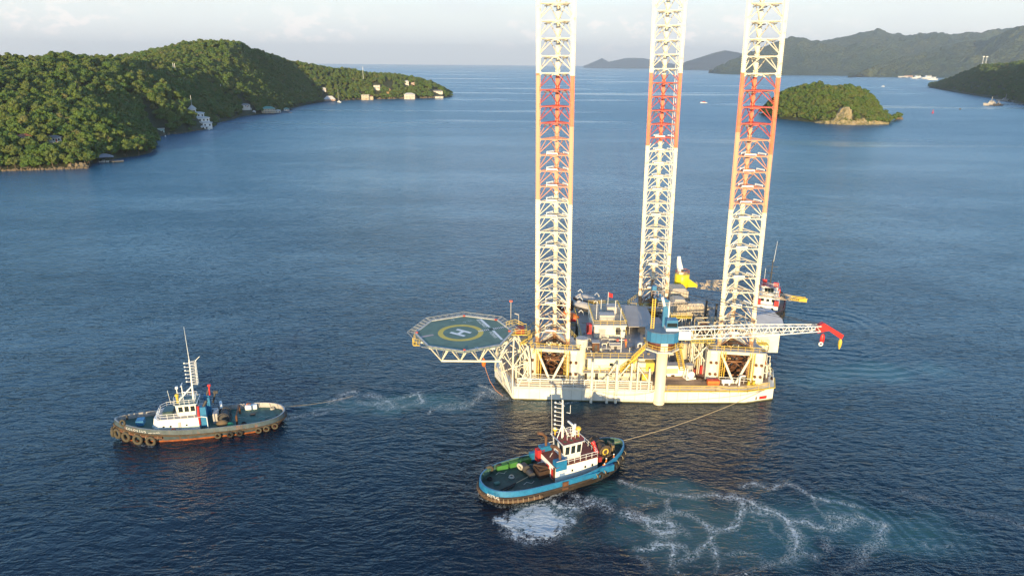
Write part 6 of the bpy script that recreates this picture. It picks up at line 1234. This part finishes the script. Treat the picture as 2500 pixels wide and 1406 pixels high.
mb.build('fender_straps', rope_m, t2)
for x in (6.5, 8.3, 10.1, 11.7, 13.0, 14.0):
    for s_ in (-1, 1): tyre(t2, x, s_ * (hw2(x) + .25), zd2(x) - .2, s_, .62, .26, black, (.25 + max(0, x - 9) * .22, s_, .15))
mb = MB()
for x in (5.6, 7.4, 9.2, 10.9, 12.3, 13.5): mb.torus((x, -hw2(x) - .3, zd2(x) + .25), (1, 0, .3), .38, .045, 10, 4)
mb.build('tyre_chains', rope_m, t2)
tyre(t2, 14.9, 0, 2.6, 1, .7, .3, black, (1, 0, 0))
MB().bx(.2, 6.4, -5.3, -5.05, 1.5, 2.62).bx(6.4, 9.4, -5.15, -4.7, 2.0, 3.2).build('side_bulwark', tblue, t2); MB().bx(-1.4, -.2, -5.42, -5.36, .9, 2.5).build('gangway_gate', rusty, t2)
mark2 = len(COL.objects)
h2 = [(-.3, -3.4), (8.6, -3.2), (8.9, -2.2), (8.9, 2.2), (8.6, 3.2), (-.3, 3.4)]
MB().prism(h2, 1.5, 4.3, .985, (4, 0)).build('deckhouse', white2, t2); MB().prism([(x * 1.0, y * 1.02) for x, y in h2], 4.3, 4.42).build('upper_deck', M('red brown deck', (.20, .05, .035), .7), t2)
windows_row(t2, [(3.2, -3.36, 3.0), (5.9, -3.33, 3.0), (7.4, -3.3, 3.0)], .34, .40, (0, -1, 0)); windows_row(t2, [(-.34, -2.4, 2.6), (-.34, -.6, 2.6)], .9, 1.9, (-1, 0, 0), 0, red); MB().bx(-.5, -.28, -3.35, -2.9, 1.5, 4.2).build('corner_post', rusty, t2)
windows_row(t2, [(1.1, -3.40, 2.7)], 1.1, .5, (0, -1, 0), 0, M('blue sign board', (.20, .30, .50), .5))
sg = MB().bx(.5, 1.9, -3.52, -3.42, 3.1, 3.6).build('name_board', white2, t2); text(None, 'KOTUG', .42, tblue, t2, (1.2, -3.53, 3.34), (rad(90), 0, 0), depth=.006)
for s_ in (-1, 1):
    MB().prism([(-.2, s_ * 2.2), (2.0, s_ * 2.2), (2.0, s_ * 3.45), (-.2, s_ * 3.45)][::s_], 4.3 if s_ > 0 else 3.55, 5.4).build('funnel_casing', tblue, t2)
    ex = MB().path([(1., s_ * 2.7, 5.2), (.9, s_ * 2.6, 7.2), (.1, s_ * 2.5, 8.1)], .25, 9); ex.bar((.1, s_ * 2.5, 8.1), (-.8, s_ * 2.6, 8.4), .33, 9); ex.build('exhaust_pipe', M('rusty exhaust', (.17, .085, .045), .7, .2, 1.), t2)
MB().bx(-.9, .5, 2.2, 3.4, 2.6, 4.9).build('fire_locker', red, t2)
zt2 = wheelhouse(t2, 2.3, 6.1, 2.0, 4.42, 7.6, white2, dred, .3, .25, 3)
MB().bx(3.2, 5.4, -2.02, -1.95, 4.5, 5.3).build('panel', lgrey, t2)
for x in (2.7, 4., 5.3):
    for y in (-1.3, .0, 1.3): MB().bx(x - .3, x + .3, y - .3, y + .3, zt2, zt2 + .05).build('roof_hatch', M('olive hatch', (.12, .11, .06), .7), t2)
MB().rail([(.0, -3.3, 4.42), (8.5, -3.15, 4.42), (8.8, -2., 4.42), (8.8, 2, 4.42), (8.5, 3.15, 4.42), (2, 3.3, 4.42)], 1.05, 1.2, .05).build('railing', white2, t2)
MB().rail([(3.4, -.8, zt2), (5.9, -.8, zt2), (5.9, .9, zt2), (3.4, .9, zt2)], 1.4, .9, .05).build('roof_railing', white2, t2)
m2 = MB(); m2.bar((2.9, .2, zt2), (2.7, .2, 15.4), .13, 7, .08).bar((3.3, .5, zt2), (3.0, .4, 15.2), .10, 6, .06).bar((4.4, .2, zt2), (3.0, .2, 10.3), .08, 5).bar((1.8, .2, zt2), (2.8, .2, 10.3), .08, 5)
for i in range(7): z = 9.4 + i * .85; m2.bar((2.8, .2, z), (1.6, .7, z + .25), .05, 4).box((1.6, .7, z + .35), (.25, .25, .3)).bar((2.7, .2, z), (3.05, .45, z), .04, 4)
m2.bar((2.7, -.7, 14.6), (2.7, 1.2, 14.6), .05, 4).bar((3.2, -.6, 13.2), (3.6, -1.2, 13.2), .05, 4).bar((3.6, -1.2, 13.2), (3.6, -1.2, 14.8), .04, 4); m2.build('mast', white2, t2)
MB().bar((1.6, 1.6, zt2), (1.3, 1.7, 16.6), .05, 5, .025).build('antenna', white2, t2); MB().bar((5.0, -.1, zt2), (5, -.1, 10), .16, 6).box((4.7, .5, 10.2), (.3, 1.6, .25)).bar((5.6, .3, zt2), (5.6, .3, 9.9), .22, 8).build('radar', white2, t2)
MB().ell((6.0, -.3, 9.2), (.5, .55, .45), 10, 6).bar((6, -.3, zt2), (6, -.3, 9), .12, 6).build('searchlight', yellow, t2); MB().ell((2.1, 1.4, 9.1), (.45, .5, .4), 10, 6).bar((2.1, 1.4, zt2), (2.1, 1.4, 9), .12, 6).build('searchlight', yellow, t2)
w2 = MB().bar((11.0, -1.9, 4.1), (11.0, 2.1, 4.1), .95, 16); w2.torus((11, -1.9, 4.1), (0, 1, 0), 1.15, .14, 18, 5).torus((11, .3, 4.1), (0, 1, 0), 1.2, .14, 18, 5).torus((11, 2.1, 4.1), (0, 1, 0), 1.15, .14, 18, 5).bx(9.9, 12.2, -2.3, 2.5, 2.8, 3.4); w2.build('bow_winch', M('grimy winch steel', (.13, .09, .06), .7, .3, 1.5), t2)
MB().torus((11, -1.95, 4.1), (0, 1, 0), .55, .12, 14, 5).build('winch_flange', yellow, t2)
MB().bar((9.3, -1.6, 4.1), (8.9, -1.2, 5.8), .5, 8, .3).bar((8.9, -1.2, 5.8), (8.7, -.9, 6.2), .42, 9).build('fire_monitor', red, t2); MB().bx(9.0, 9.6, -3.0, 2.5, 2.9, 3.9).build('winch_guard', dred, t2)
MB().bar((13.4, -.8, 2.8), (13.4, -.8, 4.3), .3, 9).bar((13.4, .8, 2.8), (13.4, .8, 4.3), .3, 9).bar((13.4, -.9, 4.0), (13.4, .9, 4.0), .28, 9).build('tow_staple', M('worn bronze steel', (.26, .18, .09), .6, .2, 1.), t2)
for o_ in COL.objects[mark2:]:
    if o_.parent == t2: o_.location.x -= 1.5
cm2 = MB().bx(-3.9, -1.7, -1.4, 1.2, 1.5, 2.9).bx(-3.6, -1.9, -1.0, .8, 2.9, 3.3).bar((-2.0, -1.0, 3.2), (-4.2, .4, 3.6), .22, 8); cm2.build('towing_winch', rustd, t2)
MB().bar((-5.2, 1.2, 2.4), (-5.2, 2.6, 2.4), .7, 14).bar((-4.9, -.6, 2.), (-4.9, .9, 2.), .6, 12).build('winch_drum', dgrey, t2); tyre(t2, -6.0, 2.2, 2.6, 1, .55, .2, M('pale rope coil', (.55, .50, .42), .8), (1, .4, .3)); tyre(t2, -1.1, -2.2, 2.3, 1, .5, .2, black, (1, 0, 0))
tyre(t2, -11.2, 4.2, 2.3, 1, .6, .24, tyre_m, (.3, 1, .4)); tyre(t2, -9.2, 4.6, 2.1, 1, .5, .2, black, (.1, 1, .5)); tyre(t2, -13.2, -1.7, 1.75, 1, .45, .16, black, (0, 0, 1))
for x, w in ((-8.6, 2.2), (-5.8, 2.6), (-3.6, 1.6)): MB().bx(x - w / 2, x + w / 2, 4.0, 4.8, 1.5, 2.45).build('green_locker', lgreen, t2)
MB().bx(-2.8, -1.4, 4.3, 5.1, 1.6, 3.3).build('side_locker', tblue, t2)
MB().path([(-12.4, -1.9, 1.6), (-9.2, -1.3, 1.75), (-8.4, -1.0, 1.7), (-9.4, -1.7, 1.65), (-12.2, -2.4, 1.6)], .13, 6).build('tow_hook_gear', black, t2); MB().bar((-8.6, -1.1, 1.7), (-4.6, 0, 1.9), .06, 5).build('deck_rope', rope_m, t2)
st2 = MB()
for i in range(8): st2.box((-.6 - i * .22, .6, 4.2 - i * .34), (.22, .8, .06))
st2.beam((-.5, .2, 4.3), (-2.2, .2, 1.6), .08, .2).beam((-.5, 1., 4.3), (-2.2, 1., 1.6), .08, .2).bar((-.5, .2, 5.2), (-2.2, .2, 2.5), .04, 4); st2.build('stairs', white2, t2)
for x, y, z, ax in ((-14.4, -2.4, 2.0, 1),): text(None, 'KOTUG', .7, white2, t2, (-13.9, -3.62, 2.05), (rad(90), 0, rad(-58)), depth=.008)
def gear(root, spots, seed, z):
    r_ = random.Random(seed); coil = M('pale rope coil', (.50, .45, .36), .85)
    for i, (x, y) in enumerate(spots):
        k = i % 4
        if k == 0:
            mb = MB()
            for j in range(3): mb.torus((x, y, z(x) + .08 + j * .11), (0, 0, 1), .48 - j * .05, .07, 14, 5)
            mb.build('rope_coil', coil if i % 8 else black, root)
        elif k == 1: MB().bx(x - .5, x + .5, y - .35, y + .35, z(x), z(x) + .28).bx(x - .42, x + .42, y - .28, y + .28, z(x) + .28, z(x) + .34).build('deck_hatch', r_.choice((dgrey, lgrey, green)), root)
        elif k == 2: MB().bar((x, y - .25, z(x)), (x, y - .25, z(x) + .6), .14, 8).bar((x, y + .25, z(x)), (x, y + .25, z(x) + .6), .14, 8).bar((x, y - .45, z(x) + .42), (x, y + .45, z(x) + .42), .08, 6).build('mooring_bitt', r_.choice((rusty, dgrey)), root)
        else: MB().path([(x - .8, y, z(x) + .03), (x, y + .5, z(x) + .03), (x + .7, y - .2, z(x) + .03), (x + 1.4, y + .3, z(x) + .03)], .05, 4).build('loose_rope', coil, root)
gear(t1, [(-8.2, 2.6), (-9.6, -1.2), (-11.6, 3.0), (-12.2, .2), (-13.4, -3.0), (-10.2, 3.4), (-14.6, 1.2), (-7.6, -.6), (10.4, 2.8), (12.4, 1.6), (9.6, -2.8), (-3.2, 3.9)], 3, zd1)
gear(t2, [(-12.0, 2.2), (-10.2, -3.2), (-7.2, -4.1), (-6.4, -1.8), (-8.2, 1.2), (-11.4, .4), (-4.4, -3.6), (-3.2, 3.2), (10.2, 2.4), (12.0, 1.2), (9.0, 3.6), (-9.6, 3.1)], 5, zd2)
def onboard(root, loc_):  # a point of a tug's deck in the world
    m_ = Matrix.Translation(root.location) @ root.rotation_euler.to_matrix().to_4x4(); return m_ @ Vector(loc_)
person('crew member in orange standing behind the red fire monitor on the blue tug', onboard(t2, (8.6, -3.7, zd2(8.6))), rad(60), oran)
person('crew member in orange by the bow rail of the blue tug', onboard(t2, (10.4, -3.4, zd2(10.4))), rad(90), oran)
person('crew member in orange bending at the blue side bulwark of the tug', onboard(t2, (7.6, -4.3, zd2(7.6))), rad(200), oran, 'bend')
person('worker in orange coverall on the brown main deck near the right rail', (58.3, 156.5, 4.03), rad(200), oran)
# --- red and white tug behind the rig
A3 = Vector((79.2, 206.5, 0)); t3 = empty('tugboat', 'black hulled tug with red and white wheelhouse partly hidden behind the rig', 'tug', A3, rad(-112), 'tugs around the rig')
zd3 = lambda x: 1.6 + (max(0, x) / 15) ** 2 * 1.8
hw3, _ = tug_hull(t3, 32, 10, bhull, dred, black, dred, brown, zd3, 1.1, black, 2.4, .6, 4., .3)
MB().prism([(-1, -3.3), (9, -3), (9.5, 0), (9, 3), (-1, 3.3)], 1.6, 4.6).build('deckhouse', white2, t3); MB().prism([(0, -2.8), (7.4, -2.6), (7.8, 0), (7.4, 2.6), (0, 2.8)], 4.6, 6.8).build('upper_house', white2, t3)
windows_row(t3, [(9.4, y, 3.6) for y in (-1.5, 1.5)], .7, .8, (1, 0, 0)); windows_row(t3, [(x, 3.15, 3.6) for x in (1, 3.5, 6)], .8, .8, (0, 1, 0)); windows_row(t3, [(7.9, y, 5.8) for y in (-1.5, 0, 1.5)], .8, .8, (1, 0, 0))
MB().bx(8.2, 9.4, 1.9, 3.1, 4.6, 6.2).bx(8.2, 9.4, -3.1, -1.9, 4.6, 6.2).build('fire_locker', red, t3)
z3 = wheelhouse(t3, 1.5, 5.5, 2.3, 6.8, 9.3, white2, red, .2, .15, 3)
MB().rail([(0, -2.8, 6.8), (7.4, -2.6, 6.8), (7.8, 0, 6.8), (7.4, 2.6, 6.8), (0, 2.8, 6.8)], 1., 1.2, .05).rail([(1.6, -2.2, z3), (5.4, -2.2, z3), (5.4, 2.2, z3), (1.6, 2.2, z3)], .9, 1.1, .05).build('railing', white2, t3)
MB().bx(1.6, 2.8, -2.4, -1, z3, z3 + 1.2).bx(4.2, 5.2, 1, 2.4, z3, z3 + 1.2).build('roof_box', red, t3); MB().bar((3, 0, z3), (3, 0, 17), .24, 7, .14).bar((4.4, 0, z3), (3.1, 0, 12), .12, 6).bar((3, -1.6, 15), (3, 1.6, 15), .08, 5).bar((3, -1.0, 13), (3, 1., 13), .08, 5).build('mast', dgrey, t3); MB().bar((3, .2, 16.5), (3.6, .6, 23), .07, 5, .03).bar((2.2, -1.8, z3), (2.2, -1.8, 14), .05, 4).build('antenna', white2, t3)
for s_ in (-1, 1): MB().bx(-3.2, -1.4, s_ * 2.4 - .7, s_ * 2.4 + .7, 2, 7.4).build('funnel', red, t3)
for x in (6, 9, 12): tyre(t3, x, hw3(x) + .2, 1.6, 1, .7, .28, black); tyre(t3, x, -hw3(x) - .2, 1.6, -1, .7, .28, black)

# ------------------------------------------------------------------ towlines
def rope(label, a, b_, sag, r=.05, n=16, mat=rope_m):
    a, b_ = Vector(a), Vector(b_); pts = [a.lerp(b_, i / n) - Vector((0, 0, sag * 4 * (i / n) * (1 - i / n))) for i in range(n + 1)]
    tag(MB().path(pts, r, 5).build('towline', mat), label, 'rope')
rope('slack towline from the blue tug bow to the right corner of the rig', onboard(t2, (11.9, .0, 4.2)), (57.6, 144.8, 2.9), 1.2, .065)
rope('thin towline dipping into the water behind the grey teal tug', onboard(t1, (-16.0, -1.5, 2.4)), G(862, 966), .5, .03)
rope('short wire hanging along the rig side from rail to rail', (44, 142.9, 2.9), (57, 144.2, 2.8), .9, .035, mat=dgrey)
rope('wire draped below the white guide pipes', (17.9, 142.6, 3.3), (31.8, 142.4, 3.1), 1.1, .04, mat=dgrey)

# ------------------------------------------------------------------ haze
hm = bpy.data.materials.new('haze'); hm.use_nodes = True; hm.node_tree.nodes.clear(); vo = hm.node_tree.nodes.new('ShaderNodeVolumePrincipled'); ou = hm.node_tree.nodes.new('ShaderNodeOutputMaterial')
vo.inputs['Color'].default_value = (.98, .96, .95, 1); vo.inputs['Density'].default_value = 5.8e-5; vo.inputs['Anisotropy'].default_value = .3; hm.node_tree.links.new(vo.outputs[0], ou.inputs['Volume'])
HAZE = MB().bx(-14000, 14000, -400, 23500, -1.5, 620).build('haze', hm); HAZE['kind'] = 'stuff'
